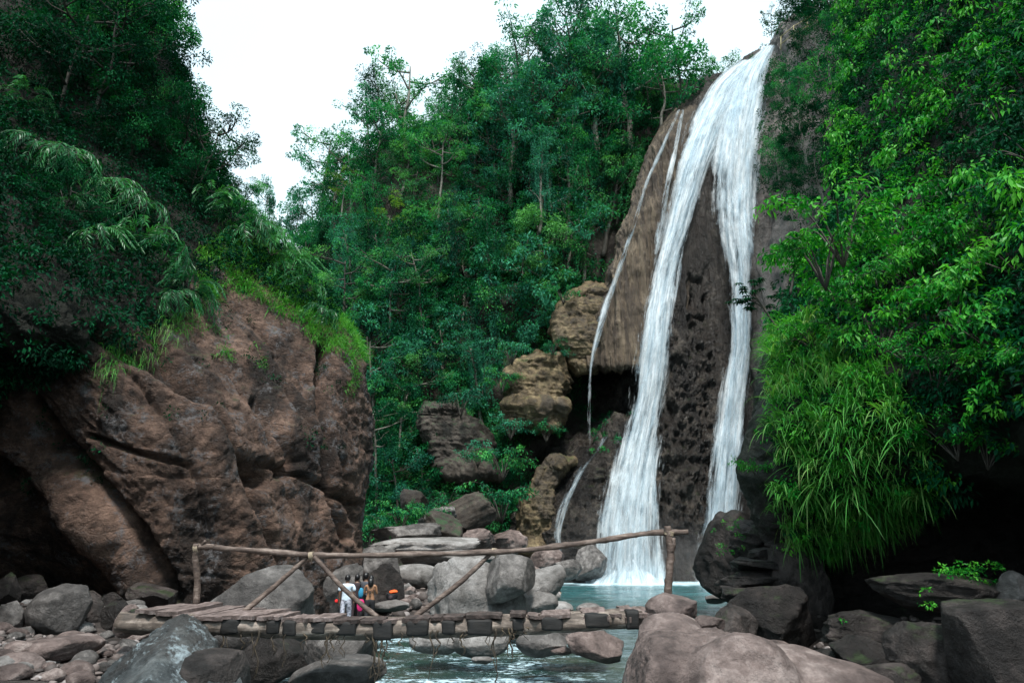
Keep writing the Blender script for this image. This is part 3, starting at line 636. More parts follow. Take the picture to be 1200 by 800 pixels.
lumps('blue-grey lichen-blotched boulder under the plank end of the footbridge', P(200, 790, 9.9), [
    (P(190, 798, 9.9), (.66, .9, .84)), (P(165, 820, 9.7), (.62, .8, .75)), (P(216, 766, 10.3), (.50, .7, .46)), (P(200, 830, 9.4), (.9, .8, .9))], 'rock_blue', seed=31, rough=.11)
lumps('smooth dark brown-grey boulder leaning against the lichen-blotched one', P(252, 805, 9.6), [(P(252, 805, 9.7), (.48, .8, .60)), (P(232, 820, 9.5), (.45, .6, .55))], 'rock_dark', seed=12, rough=.035)
put = boulder
put('big rounded grey boulder right behind the planks of the bridge', 306, 722, 138, 112, 15.0, 'rock_grey', .8, 6, .35, .12)
put('tall pale boulder with a dark overhanging shoulder in midstream', 562, 708, 122, 118, 20.5, 'rock_pale', .9, 14, .15, .3)
put('wedge-shaped overhanging shoulder block of the midstream boulder', 592, 674, 74, 54, 19.4, 'rock_grey', 1.0, 22, .7, .12, .2)
put('long cream-white boulder sloping down to the water in midstream', 622, 692, 94, 46, 21.5, 'rock_pale', .8, 33, .2, .08)
put('rounded cream boulder at the low end of the sloping one', 632, 706, 44, 26, 20.6, 'rock_pale', .9, 8, .2, .08)
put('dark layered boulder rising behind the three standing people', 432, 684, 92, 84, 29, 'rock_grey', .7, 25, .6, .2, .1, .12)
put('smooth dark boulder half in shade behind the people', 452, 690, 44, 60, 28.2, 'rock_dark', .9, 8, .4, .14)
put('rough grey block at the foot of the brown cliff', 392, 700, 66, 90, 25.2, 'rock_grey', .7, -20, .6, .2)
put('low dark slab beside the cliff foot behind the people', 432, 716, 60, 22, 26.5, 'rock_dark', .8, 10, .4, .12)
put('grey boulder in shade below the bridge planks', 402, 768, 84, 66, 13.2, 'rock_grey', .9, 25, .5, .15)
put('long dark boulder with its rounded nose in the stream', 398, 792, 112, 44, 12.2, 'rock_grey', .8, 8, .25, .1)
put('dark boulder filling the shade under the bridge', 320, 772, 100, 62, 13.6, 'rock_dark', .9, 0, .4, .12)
put('rounded grey boulder with a dark waterline under the bridge', 634, 755, 60, 28, 14.3, 'rock_grey', .8, 0, .2, .08)
put('pale wet boulder with a brown end under the middle of the bridge', 564, 752, 66, 34, 15.6, 'rock_pale', .8, 0, .25, .08)
put('pale low rock splashed by the riffle', 512, 752, 66, 26, 15.8, 'rock_pale', .7, 0, .2, .08)
put('pale split boulder beside the pink boulder at the waterline', 697, 755, 72, 34, 13.6, 'rock_pink', .8, -14, .4, .12)
put('low brown-grey rock ridge under the bridge end', 668, 741, 100, 26, 15.6, 'rock_grey', .8, -5, .4, .14)
put('small pale stone peeking out of the dark stream', 565, 773, 26, 9, 13.4, 'rock_pale', .7, 0, .2, .08, sub=4)
put('flat pale rock washed by the stream under the planks', 660, 762, 30, 10, 13.9, 'rock_pink', .7, 0, .3, .08, sub=4)
put('pale wedge stone under the planks beside the people', 412, 751, 26, 18, 15.4, 'rock_pale', .8, 15, .3, .1, sub=4)
put('pale rock beside the pool with a dark wet end', 640, 697, 34, 16, 33, 'rock_pale', .8, -6, .2, .08)
put('low pale rock at the outlet of the pool', 655, 711, 34, 14, 26, 'rock_pale', .8, 0, .2, .08, sub=4)
put('low pale rock at the pool outlet nearer the bridge post', 690, 713, 30, 14, 25, 'rock_grey', .8, 0, .2, .08, sub=4)
put('dark stone in the shallows behind the bridge post', 838, 702, 26, 10, 30, 'rock_grey', .8, 0, .3, .1, sub=4)
put('low stone in the shallows beside the round cap stone', 862, 716, 38, 12, 24, 'rock_grey', .8, 0, .3, .1, sub=4)
put('flat grey stone in the shallows below the dark boulder', 884, 704, 30, 10, 28, 'rock_grey', .8, 0, .3, .1, sub=4)
# bank rocks below the right cliff
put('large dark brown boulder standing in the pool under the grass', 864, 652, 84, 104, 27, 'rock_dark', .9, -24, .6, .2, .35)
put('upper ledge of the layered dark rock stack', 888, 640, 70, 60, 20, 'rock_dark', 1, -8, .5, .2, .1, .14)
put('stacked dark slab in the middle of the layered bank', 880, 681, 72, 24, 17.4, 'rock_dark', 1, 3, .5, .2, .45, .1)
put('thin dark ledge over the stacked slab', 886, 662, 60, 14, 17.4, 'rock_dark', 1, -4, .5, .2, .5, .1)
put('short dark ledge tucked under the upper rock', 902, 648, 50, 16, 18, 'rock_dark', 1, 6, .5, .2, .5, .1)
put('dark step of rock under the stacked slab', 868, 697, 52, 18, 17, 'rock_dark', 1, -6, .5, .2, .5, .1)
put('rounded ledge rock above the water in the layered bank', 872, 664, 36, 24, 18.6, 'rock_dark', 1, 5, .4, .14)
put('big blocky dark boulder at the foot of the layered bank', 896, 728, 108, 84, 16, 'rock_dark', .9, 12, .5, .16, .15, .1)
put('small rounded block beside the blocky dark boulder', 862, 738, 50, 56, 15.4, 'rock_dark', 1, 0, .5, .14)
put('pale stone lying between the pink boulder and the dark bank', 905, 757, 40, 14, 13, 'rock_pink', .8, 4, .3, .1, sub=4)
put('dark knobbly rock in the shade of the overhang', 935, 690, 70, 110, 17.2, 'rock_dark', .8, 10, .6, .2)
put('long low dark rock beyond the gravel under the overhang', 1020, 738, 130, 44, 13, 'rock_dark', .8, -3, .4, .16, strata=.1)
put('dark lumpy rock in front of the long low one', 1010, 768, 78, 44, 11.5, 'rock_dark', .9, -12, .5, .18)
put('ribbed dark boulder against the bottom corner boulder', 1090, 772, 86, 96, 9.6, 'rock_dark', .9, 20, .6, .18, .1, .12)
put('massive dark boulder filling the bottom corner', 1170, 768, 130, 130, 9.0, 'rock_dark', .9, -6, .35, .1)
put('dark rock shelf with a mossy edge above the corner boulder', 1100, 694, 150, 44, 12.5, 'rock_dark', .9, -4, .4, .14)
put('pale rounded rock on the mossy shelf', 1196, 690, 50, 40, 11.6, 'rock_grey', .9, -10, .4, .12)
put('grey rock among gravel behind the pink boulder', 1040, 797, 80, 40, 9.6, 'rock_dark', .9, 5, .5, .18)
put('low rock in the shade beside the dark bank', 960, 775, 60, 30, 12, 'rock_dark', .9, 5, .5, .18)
# bank rocks on the cobble side
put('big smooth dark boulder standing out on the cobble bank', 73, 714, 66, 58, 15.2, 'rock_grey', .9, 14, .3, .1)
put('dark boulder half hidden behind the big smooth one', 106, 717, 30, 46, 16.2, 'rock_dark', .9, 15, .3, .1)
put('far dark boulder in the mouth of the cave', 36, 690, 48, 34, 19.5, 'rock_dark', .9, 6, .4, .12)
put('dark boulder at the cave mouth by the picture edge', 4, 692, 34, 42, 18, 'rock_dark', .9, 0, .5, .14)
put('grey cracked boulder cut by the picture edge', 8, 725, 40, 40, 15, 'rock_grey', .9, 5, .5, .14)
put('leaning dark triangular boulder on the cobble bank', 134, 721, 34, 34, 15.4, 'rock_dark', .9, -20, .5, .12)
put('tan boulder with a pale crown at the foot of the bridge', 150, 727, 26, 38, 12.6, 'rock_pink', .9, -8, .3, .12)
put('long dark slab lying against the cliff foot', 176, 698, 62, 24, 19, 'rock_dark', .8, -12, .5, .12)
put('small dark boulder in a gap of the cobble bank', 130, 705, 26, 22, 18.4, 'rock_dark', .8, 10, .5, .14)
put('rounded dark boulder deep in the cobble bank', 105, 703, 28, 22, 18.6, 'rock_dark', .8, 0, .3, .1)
put('broad flat reddish slab lying among the cobbles', 64, 762, 106, 30, 12.4, 'rock_pink', 1, 7, .3, .06)
put('rounded pinkish cobble on the flat reddish slab', 85, 749, 36, 18, 13, 'rock_pink', .9, -10, .3, .1)
put('pale pinkish boulder at the near edge of the cobble bank', 22, 762, 36, 22, 11.8, 'rock_pink', .9, -12, .3, .1)
put('low grey-pink boulder below the pale pinkish one', 28, 778, 54, 26, 11.2, 'rock_pink', .9, -10, .3, .1)
put('brown weathered cobble at the frame corner', 14, 790, 44, 24, 10.6, 'rock_pink', .9, 5, .4, .12)
put('small dark boulder beneath the bridge planks', 160, 722, 24, 18, 12, 'rock_dark', .9, 0, .3, .12)
# pale ledges and rocks between the cliff and the falls
put('broad flat pale ledge across the far stream bank', 500, 640, 130, 22, 41, 'rock_pale', 1.0, 3, .4, .1, .3, .1)
put('second pale ledge stepping down to the stream', 530, 655, 120, 20, 38, 'rock_pale', 1.0, 2, .4, .1, .3, .1)
put('grassy grey ledge above the pale ones', 478, 626, 84, 24, 43, 'rock_grey', 1.0, 4, .4, .12, .3, .12)
put('long log-shaped pale rock beside the cliff corner', 440, 650, 62, 12, 34, 'rock_pale', .4, 22, .2, .08)
put('pale smooth riverbed slab behind the people', 494, 676, 76, 30, 33, 'rock_pale', 1.0, -3, .2, .06)
put('brown slab leaning on the far bank below the shrubs', 512, 609, 50, 30, 46, 'rock_grey', .9, 25, .5, .14, .1, .1)
put('broad tilted brown rock below the dark shrubs', 545, 605, 70, 44, 48, 'rock_hillb', .9, 30, .5, .16, .2, .1)
put('cracked tan rock beside the apron of the cascade', 590, 640, 60, 36, 49, 'rock_pink', .9, 10, .5, .16, .1, .1)
put('dark brown rock at the far stream bank', 520, 618, 50, 34, 44, 'rock_hillb', .9, -15, .5, .16, .1, .1)
put('small tan rock wedged on the far bank', 558, 632, 44, 26, 45, 'rock_pink', .9, 12, .5, .14, .1, .08)
put('brown rock half covered by leaves on the far bank', 485, 588, 34, 30, 48, 'rock_hillb', .9, 0, .5, .14)
put('rounded rock under the small cascade', 665, 668, 34, 24, 50, 'rock_grey', .9, 8, .4, .14)
put('low tan rock at the foot of the small cascade', 640, 655, 44, 28, 51, 'rock_pink', .9, 5, .4, .14)
put('low rock on the pool edge', 632, 686, 22, 9, 44, 'rock_pink', .9, 0, .3, .1, sub=4)
put('grey rock where the cascade meets the pool', 690, 660, 44, 40, 53, 'rock_grey', .9, 20, .5, .16)
for i, (x, y, w_, h_, d, t) in enumerate(((604, 668, 20, 14, 46, 'rock_pink'), (617, 674, 12, 8, 44, 'rock_grey'), (628, 668, 14, 9, 45, 'rock_pink'), (596, 680, 16, 10, 42, 'rock_grey'), (612, 682, 14, 8, 41, 'rock_pink'), (622, 679, 10, 6, 43, 'rock_grey'), (640, 677, 14, 7, 46, 'rock_grey'), (590, 672, 14, 10, 44, 'rock_dark'))):
    put('small stone among those lying on the shore of the pool', x, y, w_, h_, d, t, sub=3, name='stone', cat='stone', group='stones on the pool shore')
# ---------------------------------------------------------------- cobbles
cob = []
for i in range(8):
    p, F = rock_shape(3, 900+i*7, .25, .12); p = (p-(p.max(0)+p.min(0))/2)/((p.max(0)-p.min(0))/2)*np.array([.5, .42, .30])
    cob.append([mesh_np('cobble', p, [F], M[t]) for t in ('rock_pink', 'rock_grey', 'rock_pale', 'rock_dark')])
r = random.Random(4); placed = []
def gz(x, y): return float(ground_h(np.array([x*1.0]), np.array([y*1.0]))[0])
def cobble(x, y, s, t, label, group, zoff=.12):
    o = obj('cobble', cob[r.randrange(8)][t]); o.location = (x, y, gz(x, y)+s*zoff); o.scale = (s, s*r.uniform(.8, 1.1), s*r.uniform(.75, 1.15))
    o.rotation_euler = (r.uniform(-.2, .2), r.uniform(-.2, .2), r.uniform(0, 6.28)); tag(o, label, 'cobble', group)
cl_lab = {0: 'pinkish cobble among the stones of the near cobble bank', 1: 'grey cobble among the stones of the near cobble bank', 2: 'pale cobble among the stones of the near cobble bank', 3: 'dark cobble among the stones of the near cobble bank'}
n = 0; tries = 0
while n < 150 and tries < 6000:
    tries += 1; px = r.uniform(-10, 165) if r.random() < .8 else r.uniform(150, 360); py = r.uniform(735, 812) if px < 165 else r.uniform(780, 812)
    if px < 165 and r.random() < .2: py = r.uniform(700, 740)
    q = Pz(px, py, .45); s = r.uniform(.16, .5)*(1 if r.random() < .8 else 1.3)
    if any((q[0]-a)**2+(q[1]-b)**2 < (.33*(s+c))**2 for a, b, c in placed): continue
    placed.append((q[0], q[1], s)); t = r.choice([0, 0, 0, 1, 2, 2, 1]) if py > 735 else 3; cobble(q[0], q[1], s, t, cl_lab[t], 'cobbles on the near bank'); n += 1
n = 0; placed = []
while n < 70:
    px, py = r.uniform(425, 530), r.uniform(700, 724)
    if r.random() < .4: px, py = r.uniform(470, 515), r.uniform(688, 712)
    q = Pz(px, py, .25); s = r.uniform(.3, .75)
    if any((q[0]-a)**2+(q[1]-b)**2 < (.3*(s+c))**2 for a, b, c in placed): 
        n += .2; continue
    placed.append((q[0], q[1], s)); t = r.choice([0, 2, 2, 2, 1]); cobble(q[0], q[1], s, t, {0: 'pinkish', 1: 'grey', 2: 'pale'}[t]+' stone on the gravel bar beyond the people', 'stones on the gravel bar'); n += 1
# ---------------------------------------------------------------- footbridge
M['log'] = wood_mat('log', (.016, .012, .009), (.11, .083, .066), (.40, .33, .28), (1.2, 9, 9), 1.6)
M['pole'] = wood_mat('pole', (.03, .019, .015), (.095, .064, .05), (.24, .185, .155), (1.5, 10, 10), 2.2)
M['plank'] = wood_mat('plank', (.04, .027, .023), (.155, .112, .10), (.33, .26, .245), (9, 1.3, 9), 1.8)
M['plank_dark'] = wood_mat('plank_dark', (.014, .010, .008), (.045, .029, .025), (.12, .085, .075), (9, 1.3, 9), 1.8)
M['cross'] = wood_mat('shade_wood', (.002, .0015, .0015), (.005, .004, .0035), (.014, .011, .009), (2, 8, 8), 2)  # near-black colour standing for the shade planks cast on the log
M['rope'] = plain_mat('rope', (.30, .24, .17), .8, .3, 30)
M['root'] = wood_mat('root', (.012, .009, .006), (.045, .032, .02), (.13, .09, .05), (5, 5, 1), 4)
BR = tag(empty('footbridge', tuple(P(450, 735, 11))), 'rough footbridge of logs and uneven planks with a crooked pole handrail', 'footbridge'); bo = np.array(BR.location)
def part(name, mb, mat, sm=True, parent=BR):
    return obj(name, mb.mesh(name, M[mat], sm), parent)
def polyw(pts): return np.array([P(*p) for p in pts])-bo
front = [(140, 730, 10.75), (215, 732, 10.7), (300, 735, 10.7), (430, 737.5, 10.9), (560, 735, 11.05), (660, 731, 11.2), (752, 724, 11.35)]
mb = MB(); mb.tube(catmull(polyw(front), 60), np.linspace(.140, .118, 60), 16, nz=.22, seed=3); part('log', mb, 'log')
mb = MB(); mb.tube(catmull(polyw([(x, y-4, d+.42) for x, y, d in front[1:]]), 60), np.linspace(.15, .13, 60), 12, nz=.12, seed=5); part('log', mb, 'log')
mb = MB(); mb.tube(catmull(polyw([(x, y-1, d+.22) for x, y, d in front[1:]]), 50), np.linspace(.11, .10, 50), 10, nz=.12, seed=6); part('log', mb, 'log')
def beam_y(px): return np.interp(px, [f[0] for f in front], [f[1] for f in front]), np.interp(px, [f[0] for f in front], [f[2] for f in front])
rp = random.Random(11)
def plank(x0, x1, yf, skew, lng, tilt, mat='plank', thick=.05, dz=0, dof=.0):
    """front edge from x0 to x1 at picture height yf; back edge shifted by skew metres, lng metres long"""
    _, bd = beam_y((x0+x1)/2); d = bd-.15+dof
    a, b = P(x0, yf, d)-bo, P(x1, yf, d)-bo; b = b+np.array([0, 0, tilt])
    n1, n2 = 5, 9; V = []
    for t in np.linspace(0, 1, n2):
        for s_ in np.linspace(0, 1, n1):
            q = a*(1-s_)+b*s_+np.array([skew*t, lng*(.62 if x0 > 299 else .85)*t, dz*t]); jit = .022
            q = q+np.array([rp.uniform(-jit, jit)*(1 if s_ in (0, 1) else .3), rp.uniform(-jit, jit)*3*(t in (0, 1)), rp.uniform(-.004, .004)]); V.append(q)
    V = np.array(V); top = V; bot = V-np.array([0, 0, thick])+np.array([0, .01, 0]); F = gfaces(n2, n1); N_ = n1*n2
    fs = [F, F[:, ::-1]+N_]; idx = list(range(0, n1))+[n1*(i+1)-1 for i in range(1, n2)]+[N_-1-j for j in range(1, n1)]+[n1*(n2-1-i) for i in range(1, n2-1)]
    idx = np.array(idx); nxt = np.roll(idx, -1); fs.append(np.stack([idx, idx+N_, nxt+N_, nxt], -1))
    mb = MB(); mb.add(np.concatenate([top, bot]), fs); return part('plank', mb, mat, False)
PL = [(158, 182, 714, .25, 1.25, -.005, 'plank', .05, .02), (181, 206, 715.5, .35, 1.5, -.01, 'plank', .06, .05), (203, 226, 721, .45, 1.5, -.01, 'plank', .05, .06), (227, 262, 722, .42, 1.35, .0, 'plank', .055, .04),
 (262, 299, 721, .30, 1.2, .0, 'plank', .05, .02), (299, 312, 722.5, .1, 1.1, 0, 'plank', .05, 0), (312, 328, 722, .15, 1.15, 0, 'plank', .045, .02), (331, 360, 723.5, .15, 1.1, -.01, 'plank', .06, .0), (361, 391, 723.5, .1, 1.15, 0, 'plank', .05, .01),
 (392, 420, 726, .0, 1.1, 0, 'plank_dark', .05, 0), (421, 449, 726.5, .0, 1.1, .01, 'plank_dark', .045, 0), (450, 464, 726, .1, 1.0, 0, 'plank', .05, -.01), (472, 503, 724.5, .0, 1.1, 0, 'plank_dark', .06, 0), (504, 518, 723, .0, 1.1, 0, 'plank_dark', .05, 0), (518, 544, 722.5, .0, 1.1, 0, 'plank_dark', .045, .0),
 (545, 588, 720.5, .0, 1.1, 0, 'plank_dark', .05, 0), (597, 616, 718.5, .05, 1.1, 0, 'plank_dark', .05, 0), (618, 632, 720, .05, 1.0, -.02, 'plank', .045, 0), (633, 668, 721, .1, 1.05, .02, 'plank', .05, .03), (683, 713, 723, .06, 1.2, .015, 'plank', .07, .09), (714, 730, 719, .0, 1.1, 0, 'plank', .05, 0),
 (731, 747, 723, .03, 1.2, .01, 'plank', .08, .12), (747, 763, 718.5, .04, 1.1, 0, 'plank', .06, .06), (764, 790, 720, .05, .9, .01, 'plank', .05, .05)]
for x0, x1, yf, sk_, ln_, ti, mt, th, dz in PL: plank(x0, x1-.8, yf, sk_*.6, ln_, ti, mt, th, dz)
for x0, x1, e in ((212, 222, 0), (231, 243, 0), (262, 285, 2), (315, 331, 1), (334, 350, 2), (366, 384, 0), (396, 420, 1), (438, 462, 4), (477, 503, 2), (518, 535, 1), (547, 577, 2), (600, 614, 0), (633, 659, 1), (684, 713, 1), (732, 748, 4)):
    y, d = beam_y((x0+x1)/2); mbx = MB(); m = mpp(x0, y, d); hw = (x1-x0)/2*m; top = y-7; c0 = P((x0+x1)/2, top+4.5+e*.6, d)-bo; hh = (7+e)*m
    V_, F = ico(4); p = np.sign(V_)*np.abs(V_)**.32; p = p*(1+.10*fbm(p*1.5+x0, 3, int(x0)))[:, None]; p = p/np.abs(p).max(0)*np.array([hw*1.05, .168, hh]); mbx.add(p+c0, [F]); part('plank_shade', mbx, 'cross')  # dark blocks added on the log as the shade below each plank
# handrail, posts, braces
rail = [(228, 641, 11.5), (250, 640.5, 11.5), (262, 642, 11.5), (340, 648, 11.55), (372, 650.5, 11.6), (440, 650.5, 11.65), (520, 648.5, 11.7), (600, 645.5, 11.75), (660, 639, 11.8), (710, 632, 11.85), (760, 624.5, 11.9), (806, 623, 11.95)]
mb = MB(); mb.tube(catmull(polyw(rail), 110), .046+.006*np.sin(np.arange(110)*.5), 10, nz=.25, seed=8); part('handrail', mb, 'pole')
mb = MB(); mb.tube(catmull(polyw([(230, 708, 11.55), (231, 680, 11.55), (229, 655, 11.5), (230, 637, 11.45)]), 24), np.linspace(.055, .045, 24), 9, nz=.2, seed=9)
mb.tube(catmull(polyw([(230, 648, 11.5), (235, 640, 11.48), (241, 633, 11.46)]), 8), [.03, .03, .028, .026, .024, .022, .02, .02], 7); part('post', mb, 'pole')
mb = MB(); mb.tube(catmull(polyw([(782, 703, 11.85), (784, 675, 11.85), (786, 650, 11.85), (784, 630, 11.84), (782, 616, 11.84)]), 30), np.linspace(.068, .052, 30), 10, nz=.22, seed=10)
mb.tube(catmull(polyw([(786, 646, 11.84), (789, 638, 11.82), (789, 630, 11.8)]), 8), np.linspace(.05, .035, 8), 8, nz=.2); part('post', mb, 'pole')
for a, b, s_ in (((361, 652, 11.62), (284, 718, 11.35), 1), ((368, 652, 11.56), (443, 724, 11.5), 2), ((579, 645, 11.8), (486, 722, 11.55), 3)):
    pa = polyw([a, ((a[0]+b[0])/2+rp.uniform(-2, 2), (a[1]+b[1])/2+2.5, (a[2]+b[2])/2), b]); mb = MB(); mb.tube(catmull(pa, 30), np.linspace(.034, .045, 30), 9, nz=.25, seed=20+s_); part('brace', mb, 'pole')
for c_, ax_, r0 in (((230.5, 642, 11.48), (1, 0, .1), .062), ((784, 624.5, 11.87), (.3, 0, 1), .075), ((365, 651, 11.58), (1, 0, .1), .058), ((579, 646.5, 11.76), (1, 0, -.1), .058)):
    c0 = P(*c_)-bo; A_x = unit(np.array(ax_, float)); u1 = unit(np.cross(A_x, [0, 1, .2])); u2 = np.cross(A_x, u1); th = np.linspace(0, 2*math.pi*4, 60)
    mb = MB(); mb.tube(c0+A_x*(np.linspace(-.035, .035, 60))[:, None]+r0*(np.cos(th)[:, None]*u1+np.sin(th)[:, None]*u2), .009, 5); mb.tube(np.array([c0+u1*r0, c0+u1*r0+np.array([.03, -.02, -.06]), c0+u1*r0+np.array([.02, -.03, -.15])]), [.008, .007, .004], 5); part('lashing', mb, 'rope')
for px, h in ((262, 28), (268, 42), (285, 22), (298, 30), (304, 52), (322, 26), (336, 40), (357, 20), (382, 40), (385, 34), (391, 22), (397, 14), (402, 28), (430, 12), (438, 50), (441, 58), (444, 70), (447, 52), (449, 30), (452, 40), (459, 14), (470, 16), (486, 20), (507, 52), (513, 30), (530, 14), (542, 26), (546, 12), (572, 18), (580, 56), (581, 66), (589, 10), (596, 30), (599, 36), (603, 14), (616, 8)):
    y, d = beam_y(px); a = P(px, y+2, d-.12)-bo; m = mpp(px, y, d); L = h*m; pts = [a]
    for i in range(1, 9): pts.append(a+np.array([rp.uniform(-.02, .02)+.03*math.sin(i*.9+px), rp.uniform(-.015, .015), -L*i/8]))
    mb = MB(); mb.tube(catmull(np.array(pts), 18), np.linspace(.014, .006, 18)*rp.uniform(.7, 1.3), 5)
    for q in range(3 if 436 < px < 455 else 1):
        s0 = pts[rp.randrange(2, 7)]; mb.tube(np.array([s0, s0+np.array([rp.uniform(-.08, .08), 0, -.05]), s0+np.array([rp.uniform(-.1, .1), 0, -.14])]), [.006, .005, .003], 4)
    part('hanging_root', mb, 'root')
# railing at the lip of the cliff
RL = tag(empty('railing', tuple(P(938, 28, 57))), 'thin yellowish handrail on the cliff edge above the waterfall', 'railing'); ro = np.array(RL.location)
M['yellow_paint'] = plain_mat('yellow_paint', (.22, .19, .08), .5, .2)
for dy in (0, 9):
    mb = MB(); mb.tube(np.array([P(914, 44+dy, 57), P(930, 31+dy, 57), P(962, 13+dy, 57)])-ro, .045, 6); obj('rail', mb.mesh('rail', M['yellow_paint']), RL)
for x, y in ((915, 44), (930, 31), (946, 22), (961, 13)):
    mb = MB(); mb.tube(np.array([P(x, y-1, 57), P(x, y+15, 57)])-ro, .05, 6); obj('post', mb.mesh('post', M['yellow_paint']), RL)
# ---------------------------------------------------------------- people
M['skin'] = plain_mat('skin', (.33, .17, .095), .5, .12, 8); M['skin_dark'] = plain_mat('skin_dark', (.16, .085, .055), .5, .12, 8)
M['hair'] = plain_mat('hair', (.008, .007, .008), .4, .3, 60)
for nm, c in (('white_cloth', (.62, .72, .82)), ('grey_cloth', (.075, .08, .095)), ('black_cloth', (.012, .012, .015)), ('dark_cloth', (.03, .018, .022)), ('pink_cloth', (.60, .02, .15)), ('blue_cloth', (.03, .25, .42)), ('red_plastic', (.7, .02, .02)), ('orange_cloth', (.85, .12, .02)), ('pale_plastic', (.7, .68, .68))):
    M[nm] = plain_mat(nm, c, .8, .15, 14)
k = NT('print_cloth'); k.put(k.b.inputs['Base Color'], k.ramp(k.noise(k.n('ShaderNodeTexCoord').outputs[3], 14, 4, .6, .6), [(.40, (.10, .10, .13)), (.48, (.34, .35, .42)), (.58, (.50, .52, .60))])); k.b.inputs['Roughness'].default_value = .85; M['print_cloth'] = k.m
def skin(name, pts, edges, rad, mat, parent, sub=2):
    me = bpy.data.meshes.new(name); me.from_pydata([tuple(p) for p in pts], edges, []); me.materials.append(M[mat])
    o = obj(name, me, parent); md = o.modifiers.new('skin', 'SKIN'); md.use_smooth_shade = True
    for v, q in zip(me.skin_vertices[0].data, rad): v.radius = q if isinstance(q, tuple) else (q, q)
    me.skin_vertices[0].data[0].use_root = True
    ss = o.modifiers.new('sub', 'SUBSURF'); ss.levels = sub; ss.render_levels = sub
    return o
def figure(name, loc, h, label, skinm, bend=0, arms=((.0, 0), (.0, 0)), walk=.12, rz=0, wid=1.0, hairlen=.0, head=0):
    """standing figure 1.7 m tall scaled to h, facing +Y; arms: (forward lift, elbow bend) per side"""
    root = tag(empty(name, loc, rz), label, 'person'); root.scale = (h/1.7,)*3
    pts = [(0, 0, .92), (0, .0, 1.08), (0, -.01, 1.24), (0, -.01, 1.38), (0, .0, 1.47), (0, .015, 1.54), (0, .02, 1.62), (0, .02, 1.68)]
    rad = [(.155*wid, .11), (.13*wid, .095), (.15*wid, .11), (.14*wid, .10), (.055, .055), (.075, .085), (.082, .098), (.055, .07)]
    ed = [(i, i+1) for i in range(7)]
    hands = []
    for s_, (lift, elb) in zip((-1, 1), arms):
        n0 = len(pts); sh = np.array([s_*.19*wid, -.01, 1.39]); up = np.array([s_*.05, math.sin(lift)*.28, -math.cos(lift)*.28]); el = sh+up
        l2 = lift+elb; fo = np.array([-s_*.02*(elb > .5)*4, math.sin(l2)*.25, -math.cos(l2)*.25]); wr = el+fo; ha = wr+unit(fo)*.05
        pts += [tuple(sh), tuple(el), tuple(wr), tuple(ha)]; rad += [.052, .04, .027, (.036, .018)]
        ed += [(3, n0), (n0, n0+1), (n0+1, n0+2), (n0+2, n0+3)]
        hd = unit(fo); hands.append(ha)
        for fi, fl in enumerate((.07, .08, .076, .06)):
            n1 = len(pts); off = np.array([0, (fi-1.5)*.02, 0]) if abs(hd[2]) > .5 else np.array([(fi-1.5)*.02, 0, 0])
            b0 = ha+hd*.035+off; pts += [tuple(b0), tuple(b0+hd*fl*.55+np.array([-s_*.008, 0, 0])), tuple(b0+hd*fl+np.array([-s_*.025, 0, -.004]))]; rad += [.010, .009, .007]; ed += [(n0+3, n1), (n1, n1+1), (n1+1, n1+2)]
        n1 = len(pts); th = wr+np.array([-s_*.005, .03, 0])+hd*.015; pts += [tuple(th), tuple(th+hd*.045+np.array([-s_*.01, .012, 0]))]; rad += [.011, .009]; ed += [(n0+2, n1), (n1, n1+1)]
    for s_ in (-1, 1):
        n0 = len(pts); w2 = walk*s_
        pts += [(s_*.095*wid, 0, .86), (s_*.10*wid, w2*.45+.02, .48), (s_*.10*wid, w2, .09), (s_*.105*wid, w2+.03, .035), (s_*.115*wid, w2+.15, .02)]; rad += [(.092*wid, .10), .06, .038, (.04, .04), (.04, .02)]
        ed += [(0, n0)]+[(n0+i, n0+i+1) for i in range(4)]
    body = skin('body', pts, ed, rad, skinm, root)
    hm = MB(); V, F = ico(3); hv = V*np.array([.086, .103, .118])+np.array([0, .018, 1.615]); hm.add(hv, [F])
    # face: nose, brow, chin, ears on the head facing +Y
    for c, s3 in (((0, .125, 1.60), (.013, .02, .022)), ((0, .10, 1.535), (.03, .025, .018)), ((-.088, .015, 1.60), (.012, .02, .03)), ((.088, .015, 1.60), (.012, .02, .03)), ((0, .112, 1.567), (.024, .01, .007)), ((-.032, .112, 1.625), (.014, .008, .007)), ((.032, .112, 1.625), (.014, .008, .007))):
        hm.add(ico(1)[0]*np.array(s3)+np.array(c), [ico(1)[1]])
    obj('head', hm.mesh('head', M[skinm]), root)
    q = V.copy(); keep = 1.06+.05*fbm(V*5, 2, 3); hv = q*np.array([.094, .110, .118])*keep[:, None]+np.array([0, -.008, 1.645]); hv[:, 1] = np.minimum(hv[:, 1], .095)
    hv[:, 2] = np.where((hv[:, 1] > .03) & (hv[:, 2] < 1.65), np.maximum(hv[:, 2], 1.65), hv[:, 2])
    hm = MB(); hm.add(hv, [F])
    if hairlen: hm.tube(np.array([(0, -.05, 1.66), (0, -.085, 1.56), (0, -.10, 1.46), (0, -.10, 1.52-hairlen)]), [.09, .105, .10, .05], 14, nz=.15)
    obj('hair', hm.mesh('hair', M['hair']), root)
    return root, hands
